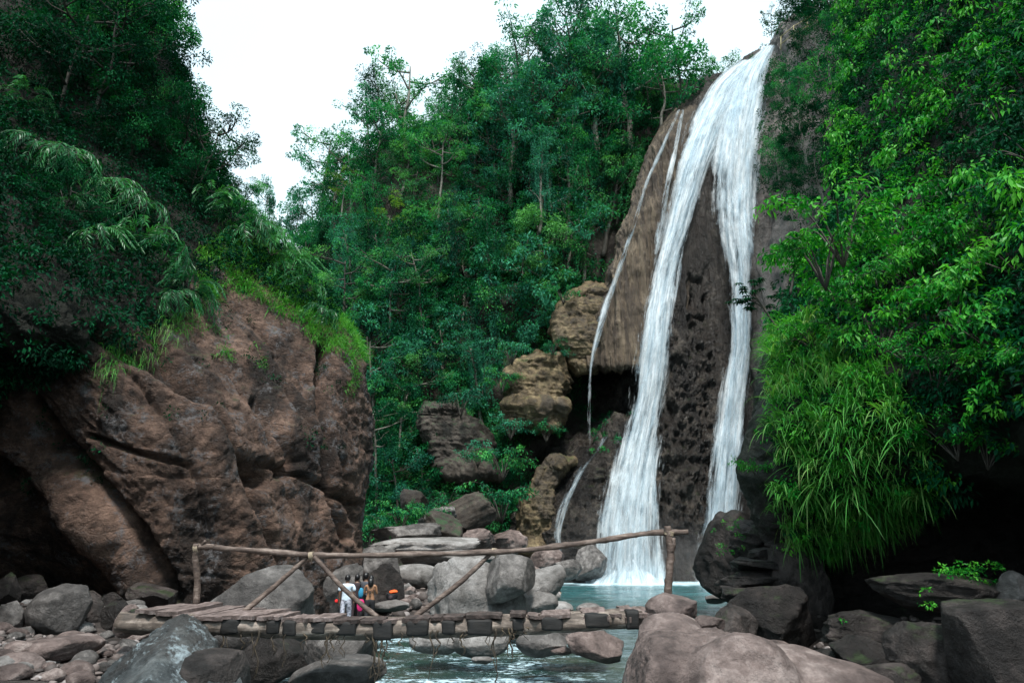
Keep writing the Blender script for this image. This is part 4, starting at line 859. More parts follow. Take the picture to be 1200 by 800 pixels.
def shirt(root, mat, wid=1.0, bottom=.82, arms=((0, 0), (0, 0)), name='shirt', flare=1.0):
    pts = [(0, 0, bottom), (0, 0, 1.0), (0, -.01, 1.22), (0, -.01, 1.37), (0, 0, 1.44)]; rad = [(.185*wid*flare, .135), (.165*wid, .12), (.17*wid, .125), (.155*wid, .11), (.075, .07)]; ed = [(i, i+1) for i in range(4)]
    for s_, (lift, elb) in zip((-1, 1), arms):
        n0 = len(pts); sh = np.array([s_*.20*wid, -.01, 1.385]); el = sh+np.array([s_*.055, math.sin(lift)*.2, -math.cos(lift)*.2]); pts += [tuple(sh), tuple(el)]; rad += [.07, .075]; ed += [(3, n0), (n0, n0+1)]
    skin(name, pts, ed, rad, mat, root)
def trousers(root, mat, wid=1.0, walk=.12, low=.10, loose=1.0, name='trousers'):
    pts = [(0, 0, 1.0), (0, 0, .90)]; rad = [(.15*wid, .11), (.168*wid, .125)]; ed = [(0, 1)]
    for s_ in (-1, 1):
        n0 = len(pts); w2 = walk*s_; pts += [(s_*.095*wid, 0, .82), (s_*.10*wid, w2*.45+.02, .48), (s_*.10*wid, w2*.95, low)]; rad += [(.10*wid, .11), .078*loose, .062*loose]; ed += [(1, n0), (n0, n0+1), (n0+1, n0+2)]
    skin(name, pts, ed, rad, mat, root)
sp, sF = rock_shape(4, 555, .3, .1); sp = (sp-(sp.max(0)+sp.min(0))/2)/((sp.max(0)-sp.min(0))/2)
st_me = mesh_np('stone', sp*np.array([.42, .45, .22]), [sF], M['rock_grey'])
def stand(px, d):
    x = P(px, 722, d)[0]; o_ = obj('stone', st_me, None, (x, d+.02, -.13)); tag(o_, 'flat grey stone under the feet of the standing people', 'stone', 'stones under the people'); return (x, d, .065)
f1 = stand(404.5, 24.0)
p1, h1 = figure('person', f1, 1.56, 'person seen from behind in a loose white T-shirt and pale patterned trousers', 'skin_dark', arms=((.05, .15), (.1, .2)), wid=1.08)
shirt(p1, 'white_cloth', 1.12, .78, ((.05, 0), (.1, 0)), flare=1.08); trousers(p1, 'print_cloth', 1.1, loose=1.18)
p2, h2 = figure('person', stand(426.5, 24.9), 1.60, 'person in a dark grey top with a shoulder strap standing next to the bare-backed one', 'skin_dark', arms=((.3, .6), (.2, .3)), rz=-.5, wid=1.1)
shirt(p2, 'grey_cloth', 1.12, .9, ((.3, 0), (.2, 0))); trousers(p2, 'black_cloth', 1.05)
mb = MB(); mb.tube(np.array([(-.16, -.12, 1.43), (-.05, -.15, 1.25), (.08, -.16, 1.05), (.16, -.13, .95)]), .025, 6); obj('shoulder_strap', mb.mesh('shoulder_strap', M['black_cloth']), p2)
p3, h3 = figure('person', stand(432.5, 23.8), 1.54, 'person with long black hair and a bare back above black trousers', 'skin', arms=((.35, 1.5), (.25, 1.9)), rz=.1, hairlen=.16, wid=.95)
trousers(p3, 'black_cloth', 1.0, loose=1.0)
mb = MB()
for s_ in (-1, 1): mb.tube(np.array([(s_*.01, -.135, 1.22), (s_*.03, -.13, 1.12), (s_*.012, -.125, 1.02)]), .010, 5)
mb.tube(np.array([(-.15, -.07, 1.24), (-.07, -.125, 1.24), (0, -.14, 1.23), (.07, -.125, 1.24), (.15, -.07, 1.24)]), .011, 6); obj('bikini_string', mb.mesh('bikini_string', M['black_cloth']), p3)
p4, _ = figure('person', stand(416, 25.0), 1.55, 'person dressed all in dark clothes in shade between the white T-shirt and the grey top', 'skin_dark', arms=((.1, .2), (.1, .2)), wid=1.0)
shirt(p4, 'dark_cloth', 1.1, .85, ((.1, 0), (.1, 0))); trousers(p4, 'dark_cloth', 1.0)
def soft(name, loc, s3, mat, label, cat, seed=1, rot=(0, 0, 0)):
    p, F = rock_shape(3, seed, .15, .14, .25); o = obj(name, mesh_np(name, p*np.array(s3), [F], M[mat])); o.location = loc; o.rotation_euler = rot; return tag(o, label, cat)
q = P(422.5, 709, 24.0); soft('bag', q, (.13, .08, .20), 'pink_cloth', 'bright pink cloth bag carried low beside the grey top', 'bag', 5)
q = P(423, 694, 24.3); soft('towel', q, (.09, .07, .17), 'blue_cloth', 'blue towel held between the grey top and the bare back', 'towel', 6)
q = P(394, 704, 23.9); soft('cup', q, (.055, .055, .06), 'red_plastic', 'small bright red cup held beside the white T-shirt', 'cup', 7)
bpz = P(459, 699, 25.5); BP = tag(empty('backpack', tuple(bpz)), 'dark backpack with a bright orange top lying on the stones', 'backpack')
p_, F_ = rock_shape(3, 77, .2, .12, .3); obj('bag_body', mesh_np('bag_body', p_*np.array([.24, .18, .17]), [F_], M['black_cloth']), BP)
p_, F_ = rock_shape(3, 79, .2, .2, .2); o = obj('bag_top', mesh_np('bag_top', p_*np.array([.15, .12, .07]), [F_], M['orange_cloth']), BP); o.location = (.06, -.03, .17)
p_, F_ = rock_shape(2, 80, .2, .2, .2); o = obj('bag_pocket', mesh_np('bag_pocket', p_*np.array([.09, .05, .08]), [F_], M['dark_cloth']), BP); o.location = (-.02, -.17, -.02)
bb = put('flat stone under the dark backpack', 458, 709, 44, 14, 25.5, 'rock_pale', sub=4)
for px, hl, lab in ((647, 0, 'bather with only head and shoulders out of the pool, nearer the sloping boulder'), (654, .1, 'bather with long dark hair and only the head out of the pool')):
    d = 41 if hl == 0 else 40; x = P(px, 693, d)[0]
    figure('person', (x, d, .30-1.33+.0), 1.62, lab, 'skin', rz=2.6, hairlen=hl)

# loose gravel in the gaps between the cobbles
gm = MB(); V0, F0 = ico(2); gr2 = np.random.default_rng(9); cnt = 0
for (xa, xb, ya, yb, zz, nn_, s0, s1) in ((-20, 380, 728, 812, .45, 1700, .03, .10), (425, 560, 690, 726, .25, 700, .10, .24), (900, 1210, 735, 812, .6, 600, .03, .12), (575, 650, 664, 688, .35, 260, .15, .4)):
    for i in range(nn_):
        q = Pz(gr2.uniform(xa, xb), gr2.uniform(ya, yb), zz); s_ = gr2.uniform(s0, s1)
        A = unit(gr2.normal(size=(3, 3))); v = V0*(1+.25*gr2.normal(size=(1, 3)))*np.array([1, .9, .6])
        an = gr2.uniform(0, 6.28); c_, n_ = math.cos(an), math.sin(an); v = v@np.array([[c_, -n_, 0], [n_, c_, 0], [0, 0, 1]])
        v = v*(1+.12*np.sin(v[:, :1]*3+i)); gm.add(v*s_+np.array([q[0], q[1], gz(q[0], q[1])+s_*.2]), [F0], gr2.random())
k = NT('gravel'); a_ = k.n('ShaderNodeAttribute', attribute_name='var').outputs['Fac']; k.put(k.b.inputs['Base Color'], k.mix(k.noise(k.n('ShaderNodeNewGeometry').outputs[0], 18, 4), k.ramp(a_, [(0, (.04, .032, .03)), (.4, (.14, .11, .10)), (.75, (.26, .21, .195)), (1, (.42, .38, .37))]), (.05, .04, .036))); k.b.inputs['Roughness'].default_value = .75; M['gravel'] = k.m
tag(obj('gravel', gm.mesh('gravel', M['gravel'])), 'small loose pebbles filling the gaps between cobbles and boulders', kind='stuff')
# ---------------------------------------------------------------- foliage builders
G_ = np.random.default_rng(21)
def leafgeo(C, D, N, L, W, fold=.12, droop=.12):
    D = unit(D); Sd = unit(np.cross(D, N)); N2 = np.cross(Sd, D); L = np.asarray(L)[:, None]; W = np.asarray(W)[:, None]
    v0 = C; v1 = C+D*L*.42+Sd*W*.5+N2*W*fold; v3 = C+D*L*.42-Sd*W*.5+N2*W*fold; v2 = C+D*L-N2*L*droop
    return np.stack([v0, v1, v2, v3], 1).reshape(-1, 3)
class Leaves:
    def __init__(s): s.V = []; s.a = []
    def add(s, C, D, N, L, W, var, **kw):
        s.V.append(leafgeo(C, D, N, L, W, **kw)); s.a.append(np.repeat(np.broadcast_to(var, (len(C),)), 4))
    def clumps(s, c, r, n, out, L, ratio=.4, droop=.35, sq=.75, var=None, spread=.5, dvar=.35):
        m = len(c); c = np.repeat(c, n, 0); r = np.repeat(np.broadcast_to(r, (m,)), n)[:, None]; out = np.repeat(out, n, 0)
        cv = np.repeat(G_.random(m) if var is None else np.broadcast_to(var, (m,)), n)
        q = unit(G_.normal(size=c.shape)+out*.9); p = c+q*r*(.35+.65*G_.random((len(c), 1))**.5)*np.array([1, 1, sq])
        D = q*.7+np.array([0, 0, -droop])+G_.normal(size=c.shape)*spread; N = np.array([0, 0, .8])+q*.6+G_.normal(size=c.shape)*.45
        ll = L*G_.uniform(.6, 1.25, len(c)); s.add(p, D, N, ll, ll*ratio, np.clip(cv*(1-dvar)+G_.random(len(c))*dvar, 0, 1))
    def mesh(s, name, mat):
        V = np.concatenate(s.V); F = np.arange(len(V)).reshape(-1, 4)
        return mesh_np(name, V, [F], M[mat] if isinstance(mat, str) else mat, False, {'var': np.concatenate(s.a)})
class Blades:
    def __init__(s): s.V = []; s.a = []; s.n = 0; s.seg = 5
    def add(s, B, D, L, W, bend, var):
        n = len(B); k = s.seg; t = np.linspace(0, 1, k+1)[None, :, None]; D = unit(D); Sd = unit(np.cross(D, np.array([0, 0, 1.0])+G_.normal(size=D.shape)*.3))[:, None]
        L = np.asarray(L)[:, None, None]; C = B[:, None]+D[:, None]*L*(t-.12*t*t)+np.array([0, 0, -1.0])*L*np.asarray(bend)[:, None, None]*t*t
        wd = np.asarray(W)[:, None, None]*(.55+.45*np.minimum(1, t*4))*(1-t**2.2)
        V = np.stack([C-Sd*wd*.5, C+Sd*wd*.5], 2).reshape(-1, 3); s.V.append(V); s.a.append(np.repeat(np.broadcast_to(var, (n,)), (k+1)*2)); s.n += n
    def mesh(s, name, mat):
        V = np.concatenate(s.V); k = s.seg; i = (np.arange(s.n)[:, None]*(k+1)*2+np.arange(k)[None]*2).ravel(); F = np.stack([i, i+1, i+3, i+2], -1)
        return mesh_np(name, V, [F], M[mat], True, {'var': np.concatenate(s.a)})
def surf_pick(G, N, X, Y, mask, n, rg=G_):
    ii = np.flatnonzero(mask.ravel())
    # weight by area
    A = np.linalg.norm(np.cross(np.gradient(G, axis=0), np.gradient(G, axis=1)), axis=-1).ravel()[ii]; k = rg.choice(ii, n, p=A/A.sum())
    return G.reshape(-1, 3)[k], N.reshape(-1, 3)[k], X.ravel()[k], Y.ravel()[k]
def tree_proto(seed, H=14, R=4.0, ct=3.0, fork=.45, limbs=7, sub=4, nleaf=70, L=.34, cr_=1.1, drape=0, lean=.1, airy=False, ratio=.42, thick=.28, umb=.0):
    r = np.random.default_rng(seed); mb = MB(); lv = Leaves()
    top = H-ct*.6; n = 9; pts = np.zeros((n, 3)); pts[:, 2] = np.linspace(-1.5, top, n); wob = np.cumsum(r.normal(size=(n, 2))*.12*H/12, 0); pts[:, :2] = wob-wob[0]+np.linspace(0, 1, n)[:, None]*np.array([lean*H*.3, 0])
    mb.tube(catmull(pts, 26), thick*(1-np.linspace(0, 1, 26)*.72)*H/13, 8, nz=.15, seed=seed)
    cs = []; cc = pts[-1]
    for i in range(limbs):
        t = fork+(1-fork)*(i+.3)/limbs; b = np.array([np.interp(t*(n-1), range(n), pts[:, j]) for j in range(3)]); an = i*2.399+r.uniform(-.4, .4)
        rr = R*(.55+.45*r.random())*(1-.35*abs(t-.7)); up = ct*(r.uniform(.1, .6)+umb*(1-t)*1.6); e = b+np.array([math.cos(an)*rr, math.sin(an)*rr, up]); md = (b+e)/2+np.array([0, 0, -.15*rr*(1-umb)])+r.normal(size=3)*.2
        lp = catmull(np.array([b, md, e]), 9); mb.tube(lp, np.linspace(.10, .03, 9)*H/13, 6, nz=.1)
        cs += [e, lp[6]+r.normal(size=3)*.3]
        for j in range(sub):
            b2 = lp[3+j % 5]; d2 = np.array([math.cos(an+r.uniform(-1.3, 1.3)), math.sin(an+r.uniform(-1.3, 1.3)), r.uniform(-.05, .7)])*rr*r.uniform(.25, .55); mb.tube(np.array([b2, b2+d2*.5+r.normal(size=3)*.1, b2+d2]), [.045, .03, .015], 5); cs.append(b2+d2)
    if not airy:
        for j in range(limbs*2):
            q = unit(r.normal(size=3)+np.array([0, 0, .5])); cs.append(cc+q*np.array([R*.8, R*.8, ct*.7])*r.uniform(.5, 1))
    cs = np.array(cs); out = unit(cs-(cc-np.array([0, 0, ct*.5]))); m = len(cs)
    lv.clumps(cs, r.uniform(.6, 1.15, m)*cr_, nleaf, out, L, ratio, .35, .6)
    if drape:
        for j in range(drape):
            c0 = cs[r.integers(m)]+r.normal(size=3)*.5; ln = r.uniform(1.5, 5.5); k2 = int(ln*16); t = np.linspace(0, 1, k2)[:, None]
            p = c0+np.array([0, 0, -1])*ln*t+r.normal(size=(k2, 3))*.10; lv.add(p, r.normal(size=(k2, 3))*.5+np.array([0, 0, -1]), r.normal(size=(k2, 3))+np.array([0, -.6, .3]), r.uniform(.16, .3, k2), r.uniform(.07, .12, k2), r.uniform(.2, .8)+0*t[:, 0])
    return mb.mesh('trunk', M['bark']), lv.mesh('crown', 'leaf_far')
PR = {}
for i in range(5): PR['dense%d' % i] = tree_proto(50+i, H=12, R=3.6+.45*i, ct=3.6+.6*((i*2) % 5), fork=.35, limbs=8, sub=4, nleaf=[95, 70, 60, 110, 50][i], L=[.32, .42, .48, .28, .55][i], ratio=[.42, .4, .3, .5, .38][i])
for i in range(3): PR['drape%d' % i] = tree_proto(70+i, H=15, R=3.0, ct=6, fork=.25, limbs=8, sub=3, nleaf=60, L=.32, drape=70)
for i in range(3): PR['airy%d' % i] = tree_proto(80+i, H=15, R=4.6, ct=3.2, fork=.5, limbs=7, sub=5, nleaf=42, L=.34, airy=True, cr_=.75, umb=.25, thick=.2)
for i in range(2): PR['umbrella%d' % i] = tree_proto(90+i, H=15, R=5.2, ct=2.2, fork=.68, limbs=8, sub=5, nleaf=60, L=.32, airy=True, cr_=.9, umb=.5, thick=.2)
M['leaf_pale'] = leaf_mat('leaf_pale', [(.15, (.01, .08, .03)), (.45, (.035, .20, .075)), (.8, (.14, .42, .12))], .4, .55, .14)
def place_tree(kind, base, scale, label, group=None, mat=None, rz=None, sz=None, tilt=(0, 0), bark=None):
    tm, cm = PR[kind]; t = empty('jungle_tree', tuple(base)); t.rotation_euler = (tilt[0], tilt[1], random.uniform(0, 6.28) if rz is None else rz); t.scale = (scale, scale, scale*(sz or 1))
    a = obj('trunk', tm, t); b = obj('crown', cm, t)
    for o_, m_ in ((a, bark), (b, mat)):
        if m_: o_.material_slots[0].link = 'OBJECT'; o_.material_slots[0].material = M[m_]
    return tag(t, label, 'tree', group)
random.seed(5)
# hillside trees
def in_forest(x, y):
    lo = np.interp(x, [250, 330, 420, 470, 520, 560, 590, 640, 680, 700, 720, 760, 800, 830, 860], [330, 470, 600, 600, 560, 500, 420, 390, 320, 310, 270, 170, 110, 95, 80])
    return (y < lo) & (x > 262) & (x < 880)
cand, cn, cx, cy = surf_pick(GHd[:140], NHd[:140], hpx[:140], hpy[:140], in_forest(hpx[:140], hpy[:140]), 5000)
kept = []
def hzone(x, y):
    h = 'far cliff gap' if x < 350 else 'brown cliff shoulder' if x < 430 else 'yellow-green crown' if x < 500 else 'middle of the slope' if x < 570 else 'ochre outcrop' if x < 650 else 'tan rock wall'
    v = 'on the skyline over the ' if y < 170 else 'high above the ' if y < 260 else 'near the ' if y < 350 else 'low beside the ' if y < 450 else 'at the slope foot under the '
    return ' '+v+h
LABS = {'dense': ['dense dark green jungle tree', 'dense blue-green jungle tree'], 'drape': ['tall vine-hung jungle tree', 'vine-draped blue-green jungle tree'], 'airy': ['open-crowned jungle tree'], 'umbrella': ['flat-crowned jungle tree']}
for p, nn, x, y in zip(cand, cn, cx, cy):
    if all((x-a)**2+((y-b)*.8)**2 > 27**2 for a, b in kept):
        kept.append((x, y)); kd = random.choices(['dense', 'drape', 'airy', 'umbrella'], [.55, .25, .12, .08])[0]; i = random.randrange({'dense': 5, 'drape': 3, 'airy': 3, 'umbrella': 2}[kd])
        blue = random.random() < .4; lab = LABS[kd][-1 if blue else 0]; sc = random.uniform(.66, .98)*(.8 if y > 450 else 1)
        place_tree(kd+str(i), p-np.array([0, 1.0, 4.0]), sc, ('big ' if sc > .88 else 'small ' if sc < .72 else '')+lab+hzone(x, y), 'trees of the jungle slope', ('leaf_blue' if blue and kd in ('dense', 'drape') else random.choices([None, 'leaf_dark', 'leaf_pale'], [.5, .22, .28])[0]), tilt=(random.uniform(.02, .22), random.uniform(-.1, .1)), bark='bark_dark' if random.random() < .5 else None)
print('hill trees', len(kept))
def ptree(kind, px, pyb, pyt, d, label, mat=None, rz=None, wide=1.0, tilt=(0, 0), bark=None, drop=0):
    base = P(px, pyb, d); H = {'d': 13, 'r': 16, 'a': 16.2, 'u': 15.5}[{'dense': 'd', 'drape': 'r', 'airy': 'a', 'umbre': 'u'}[kind[:5].rstrip('012345') if kind[:5] != 'umbre' else 'umbre']]
    top = P(px, pyt, d); s = (top[2]-base[2])/H; t = place_tree(kind, base-np.array([0, 0, drop]), s*wide, label, None, mat, rz, 1/wide, tilt, bark); return t
ptree('airy0', 378, 262, 140, 80, 'airy spreading tree against the sky over the gap between cliff and forest', 'leaf_blue', 2.0, 1.25)
ptree('dense1', 304, 300, 203, 92, 'round-crowned tree on the skyline just past the shoulder of the brown cliff', 'leaf_blue', 0, .55)
ptree('dense2', 343, 300, 216, 90, 'small pointed tree beside the round-crowned one on the skyline', 'leaf_blue', 0, .5)
ptree('airy1', 470, 215, 38, 74, 'tall airy tree with forked pale trunk standing highest over the slope', None, 1.0, .95)
ptree('airy2', 428, 210, 98, 76, 'layered small-leaved tree leaning out towards the open sky', 'leaf_blue', 3.0, 1.1)
ptree('umbrella0', 598, 225, 48, 68, 'flat-topped tree with a long curved pale trunk', None, .5, .95)
ptree('drape0', 520, 200, 62, 72, 'dark vine-hung tree between the airy tree and the flat-topped tree', None, .5, .9, bark='bark_dark')
ptree('umbrella1', 556, 190, 70, 71, 'lower flat-topped tree beside the curved pale trunk', None, 2.5, .8)
ptree('dense0', 672, 150, -15, 68, 'very tall dense tree whose pale green top reaches the picture edge', 'leaf_blue', 1, .9)
ptree('drape1', 700, 170, 5, 67, 'tall tree hung with pale creepers next to the tallest crown', 'leaf_blue', 2, .9)
ptree('dense3', 740, 160, -8, 67, 'dense dark tree left of the fall with its crown at the picture edge', None, 3, .9)
ptree('airy0', 800, 150, 4, 66, 'open tree with dark limbs over the head of the waterfall', None, 4, .9, bark='bark_dark')
ptree('dense4', 780, 165, 48, 65, 'rounded dark tree leaning over the head of the waterfall', None, 1, 1.0)
ptree('dense2', 846, 112, 66, 66, 'low bushy tree on the lip of the waterfall', None, 1, 1.3)
ptree('airy2', 906, 60, 2, 64, 'thin dark tree on the cliff edge where the falling water starts', 'leaf_dark', 1, .6)
ptree('dense1', 948, 50, -30, 60, 'dark tree behind the railing at the cliff top', 'leaf_dark', 1, .9)
ptree('dense2', 905+85, 60, -50, 56, 'dark dense tree high above the railing', 'leaf_dark', 1, 1.1)
ptree('umbrella0', 452, 300, 240, 69, 'small tree with bright yellow-green leaves in the middle of the slope', 'leaf_yellow', 1, 1.5, drop=0)
ptree('umbrella1', 400, 250, 198, 72, 'olive-yellow flat tree under the airy skyline tree', 'leaf_yellow', 2, 1.2)
ptree('drape2', 632, 262, 150, 63, 'pale green tree smothered in drooping creepers', 'leaf_yellow' if False else 'leaf_blue', 1, .8)
# understory mass on slope
uv_ = Leaves()
def lump_scatter(lv, G, N, X, Y, mask, m, n, L, rr, off, ratio=.42, droop=.35, spread=.5, var=None, up=.3):
    p, nn, x, y = surf_pick(G, N, X, Y, mask, m); out = unit(nn+np.array([0, 0, up])); v = G_.random(m) if var is None else var
    lv.clumps(p+out*G_.uniform(0, off, m)[:, None], G_.uniform(*rr, m), n, out, L, ratio, droop, .8, v, spread)
fm = in_forest(hpx, hpy-40) | ((hpx < 300) & (hpx > 200) & (hpy < 400))
lump_scatter(uv_, GHd[:150], NHd[:150], hpx[:150], hpy[:150], fm[:150], 2600, 55, .30, (.5, 1.3), 1.6)
# cave and far bank foliage patches given in picture terms on the back wall
def blob(x, y, cx_, cy_, rx, ry): return ((x-cx_)/rx)**2+((y-cy_)/ry)**2 < 1+.35*fbm(np.stack([x*.06, y*.06, x*0], -1), 3, 5)*2
cm_ = blob(cpx, cpy, 712, 465, 34, 42) | blob(cpx, cpy, 590, 545, 50, 60) | (blob(cpx, cpy, 620, 470, 70, 40) & (cpy > 440)) | (cpy < 400)
lump_scatter(uv_, GCd, NCd, cpx, cpy, cm_, 520, 55, .26, (.4, .9), .6)
dm_ = (dpy < 530) & (dpx > 690) & (dpx < 742) | blob(dpx, dpy, 620, 600, 18, 40)
lump_scatter(uv_, GDd, NDd, dpx, dpy, dm_, 45, 45, .2, (.2, .5), .2)
hm_ = (hpy > 480) & (hpy < 620) & (hpx > 415) & (hpx < 640) & (fbm(np.stack([hpx*.03, hpy*.03, hpx*0], -1), 3, 6) > -.02)
lump_scatter(uv_, GHd[:150], NHd[:150], hpx[:150], hpy[:150], hm_[:150], 420, 55, .25, (.4, .9), .8)
tag(obj('undergrowth', uv_.mesh('undergrowth', 'leaf_far')), 'dark green creepers and saplings covering the far slope between the trees', kind='stuff')
# vegetation on the rock face beyond the right edge of the falls
rl_ = Leaves()
am = ((apx > 893) & (apy < 250) & (fbm(np.stack([apx*.025, apy*.02, apx*0], -1), 3, 7) > -.28+.9*smooth(915, 893, apx)) & ~blob(apx, apy, 935, 58, 32, 30)) | ((apx > 915) & (apy < 60) & (apx > 960))
am |= (apx > 955) & (apy < 420)
lump_scatter(rl_, GAd, NAd, apx, apy, am, 900, 60, .24, (.4, 1.1), 1.8)
tag(obj('undergrowth', rl_.mesh('undergrowth', 'leaf_dark')), 'dark leafy creepers hanging over the rock beside the falling water', kind='stuff')
for i, (x, y, d, s_) in enumerate(((925, 118, 50, .42), (945, 165, 47, .45), (915, 195, 50, .38), (965, 215, 44, .42), (985, 110, 44, .5), (930, 240, 47, .34), (1005, 190, 40, .4), (960, 60, 50, .5), (1010, 40, 46, .55))):
    place_tree('dense%d' % (i % 5), P(x, y+22, d), s_, ['small dark tree clinging to the rock above the round bare patch', 'bushy tree growing out over the edge of the falling water', 'low dark tree closest to the white water of the narrower fall', 'tree in front of the brown hollow by the narrower fall', 'tree below the railing with small dark leaves', 'lowest bushy tree beside the narrower fall', 'dark tree half behind the glossy near leaves', 'tree right under the railing', 'dark tree over the glossy leaves at the top edge'][i], None, 'leaf_dark' if i % 2 else None)
# ---------------------------------------------------------------- near foliage on the right cliff
def lowlim(x): return np.interp(x, [880, 900, 930, 960, 1000, 1050, 1100, 1150, 1200, 1400], [590, 618, 640, 642, 638, 614, 584, 552, 530, 515])
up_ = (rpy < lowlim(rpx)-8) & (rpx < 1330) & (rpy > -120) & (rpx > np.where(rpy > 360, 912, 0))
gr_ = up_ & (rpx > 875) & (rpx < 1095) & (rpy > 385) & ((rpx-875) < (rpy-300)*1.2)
nk = Leaves()  # inner layer coloured darker so hollows between the shrubs look shaded
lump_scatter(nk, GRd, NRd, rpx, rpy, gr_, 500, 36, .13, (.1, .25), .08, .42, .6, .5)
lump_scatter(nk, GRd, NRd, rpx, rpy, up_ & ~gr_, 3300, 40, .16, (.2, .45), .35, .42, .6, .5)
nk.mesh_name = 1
tag(obj('undergrowth', nk.mesh('undergrowth', 'leaf_dark')), 'inner leaves coloured dark for the shade inside the near cliff shrubs', kind='stuff')
nl = Leaves()
nz_ = fbm(np.stack([rpx*.012, rpy*.012, rpx*0], -1), 3, 77)
lump_scatter(nl, GRd, NRd, rpx, rpy, up_ & ~gr_ & (nz_ > .0), 2000, 42, .13, (.15, .38), .5, .42, .6, .45)
lump_scatter(nl, GRd, NRd, rpx, rpy, up_ & (rpx > 985) & (rpy < 420) & (nz_ > -.25), 800, 26, .20, (.2, .45), 1.1, .38, 1.1, .35)
lump_scatter(nl, GRd, NRd, rpx, rpy, gr_, 420, 40, .12, (.15, .35), .45, .35, .5)
tag(obj('undergrowth', nl.mesh('undergrowth', 'leaf_near')), 'glossy green creepers and leaves hanging over the near cliff', kind='stuff')
gl = Blades()
p, nn, x, y = surf_pick(GRd, NRd, rpx, rpy, gr_, 1500)
for i in range(len(p)):
    n = 20; out = unit(nn[i]+np.array([0, 0, .5])); big = G_.uniform(.6, 1.3)*(.55 if y[i] > lowlim(x[i])-70 else 1); B = p[i]+out*G_.uniform(.0, .35)+G_.normal(size=(n, 3))*.07
    D = out*.6+G_.normal(size=(n, 3))*.42+np.array([0, -.1, .75]); gl.add(B, D, G_.uniform(.45, 1.0, n)*big, G_.uniform(.022, .042, n), G_.uniform(.35, .95, n), np.clip(G_.uniform(.25, .9)+G_.normal(size=n)*.12, 0, 1))
# fringe hanging at the lower lip
lip = up_ & (rpy > lowlim(rpx)-34) & (rpx < 1075)
p, nn, x, y = surf_pick(GRd, NRd, rpx, rpy, lip, 150)
for i in range(len(p)):
    n = 16; B = p[i]+G_.normal(size=(n, 3))*.08; D = nn[i]*.7+G_.normal(size=(n, 3))*.3; gl.add(B, D, G_.uniform(.15, .5, n)*G_.uniform(.6, 1.3), G_.uniform(.012, .024, n), G_.uniform(.6, 1.3, n), np.clip(G_.uniform(.2, 1.0)+G_.normal(size=n)*.1, 0, 1))
tag(obj('grass', gl.mesh('grass', 'grass')), 'long arching grass hanging down the near cliff above the dark hollow', kind='stuff')
# broad-leaved shrubs as things
def shrub_proto(seed, R=.9, L=.165, n=520, stems=7, ratio=.42, droop=.7):
    r = np.random.default_rng(seed); mb = MB(); lv = Leaves(); k2 = n//(stems*4)
    for i in range(stems):
        an = i*2.4+r.uniform(-.3, .3); e = np.array([math.cos(an)*R*r.uniform(.5, 1), math.sin(an)*R*r.uniform(.5, 1), R*r.uniform(.2, .9)]); pts = catmull(np.array([(0, 0, -.3), e*.5+np.array([0, 0, .25*R]), e]), 12); mb.tube(pts, np.linspace(.018, .005, 12), 5)
        for j in range(4):
            b = pts[5+j*2 if 5+j*2 < 12 else 11]; tw = b+np.array([math.cos(an+r.uniform(-1.4, 1.4)), math.sin(an+r.uniform(-1.4, 1.4)), r.uniform(-.5, .2)])*R*.4; mb.tube(np.array([b, (b+tw)/2+[0, 0, .05], tw]), [.006, .005, .003], 4)
            t = r.random((k2, 1)); p = b*(1-t)+tw*t+r.normal(size=(k2, 3))*.06*R; o = unit(tw-b)
            lv.add(p, o*.5+r.normal(size=(k2, 3))*.5+np.array([0, 0, -droop]), np.array([0, 0, 1.])+r.normal(size=(k2, 3))*.4+unit(p)*.4, L*r.uniform(.6, 1.2, k2), L*ratio*r.uniform(.8, 1.1, k2), np.clip(r.random()*.6+r.random(k2)*.4, 0, 1))
    return mb.mesh('stem', M['bark_dark']), lv.mesh('foliage', 'leaf_near')
SH = [shrub_proto(500+i) for i in range(4)]+[shrub_proto(510+i, .9, .13, 900, 9, .36, .35) for i in range(3)]
def shrub(i, loc, s, label, group=None, mat=None, rz=None, name='shrub', cat='shrub', tilt=(0, 0)):
    t = empty(name, tuple(loc)); t.scale = (s,)*3; t.rotation_euler = (tilt[0], tilt[1], random.uniform(0, 6.28) if rz is None else rz); obj('stem', SH[i][0], t); f = obj('foliage', SH[i][1], t)
    if mat: f.material_slots[0].link = 'OBJECT'; f.material_slots[0].material = M[mat]
    return tag(t, label, cat, group)
def rzone(x, y):
    v = 'along the top edge' if y < 70 else 'high on the near cliff' if y < 190 else 'halfway up the near cliff' if y < 310 else 'over the long grass' if y < 430 else 'level with the long grass' if y < 500 else 'at the lip of the hollow'
    h = 'next to the falling water' if x < 985 else 'over the cave side' if x > 1130 else 'behind the lobed sapling' if x < 1060 else 'amid thick leaves'
    return v+' '+h
p, nn, x, y = surf_pick(GRd, NRd, rpx, rpy, up_ & (rpx < 1230) & (rpy > -60) & ~(gr_ & (rpy > 450)), 900); kp = []
for a, b, c, d in zip(p, nn, x, y):
    if all((c-e)**2+(d-f)**2 > 34**2 for e, f in kp) and len(kp) < 90 and c > (955 if d > 330 else 0):
        kp.append((c, d)); big = c > 985 and d < 420; i = random.randrange(4) if big else 4+random.randrange(3)
        s9 = random.uniform(.7, 1.15); shrub(i, a+b*.15, s9*(1 if big else .8), ('small, ' if s9 < .85 else 'big, ' if s9 > 1.02 else '')+('large-leaved glossy shrub ' if big else 'small-leaved bright green shrub ')+rzone(c, d), 'shrubs on the near cliff', 'leaf_dark' if d < 240 and random.random() < .65 else None, tilt=(.35, 0))
shrub(5, P(985, 290, 13.4), 1.5, 'bright yellow-green bush catching the light above the long grass', mat='leaf_yellow' if False else None)
shrub(4, P(965, 320, 13.6), 1.3, 'light green bush just below the bright yellow-green one')
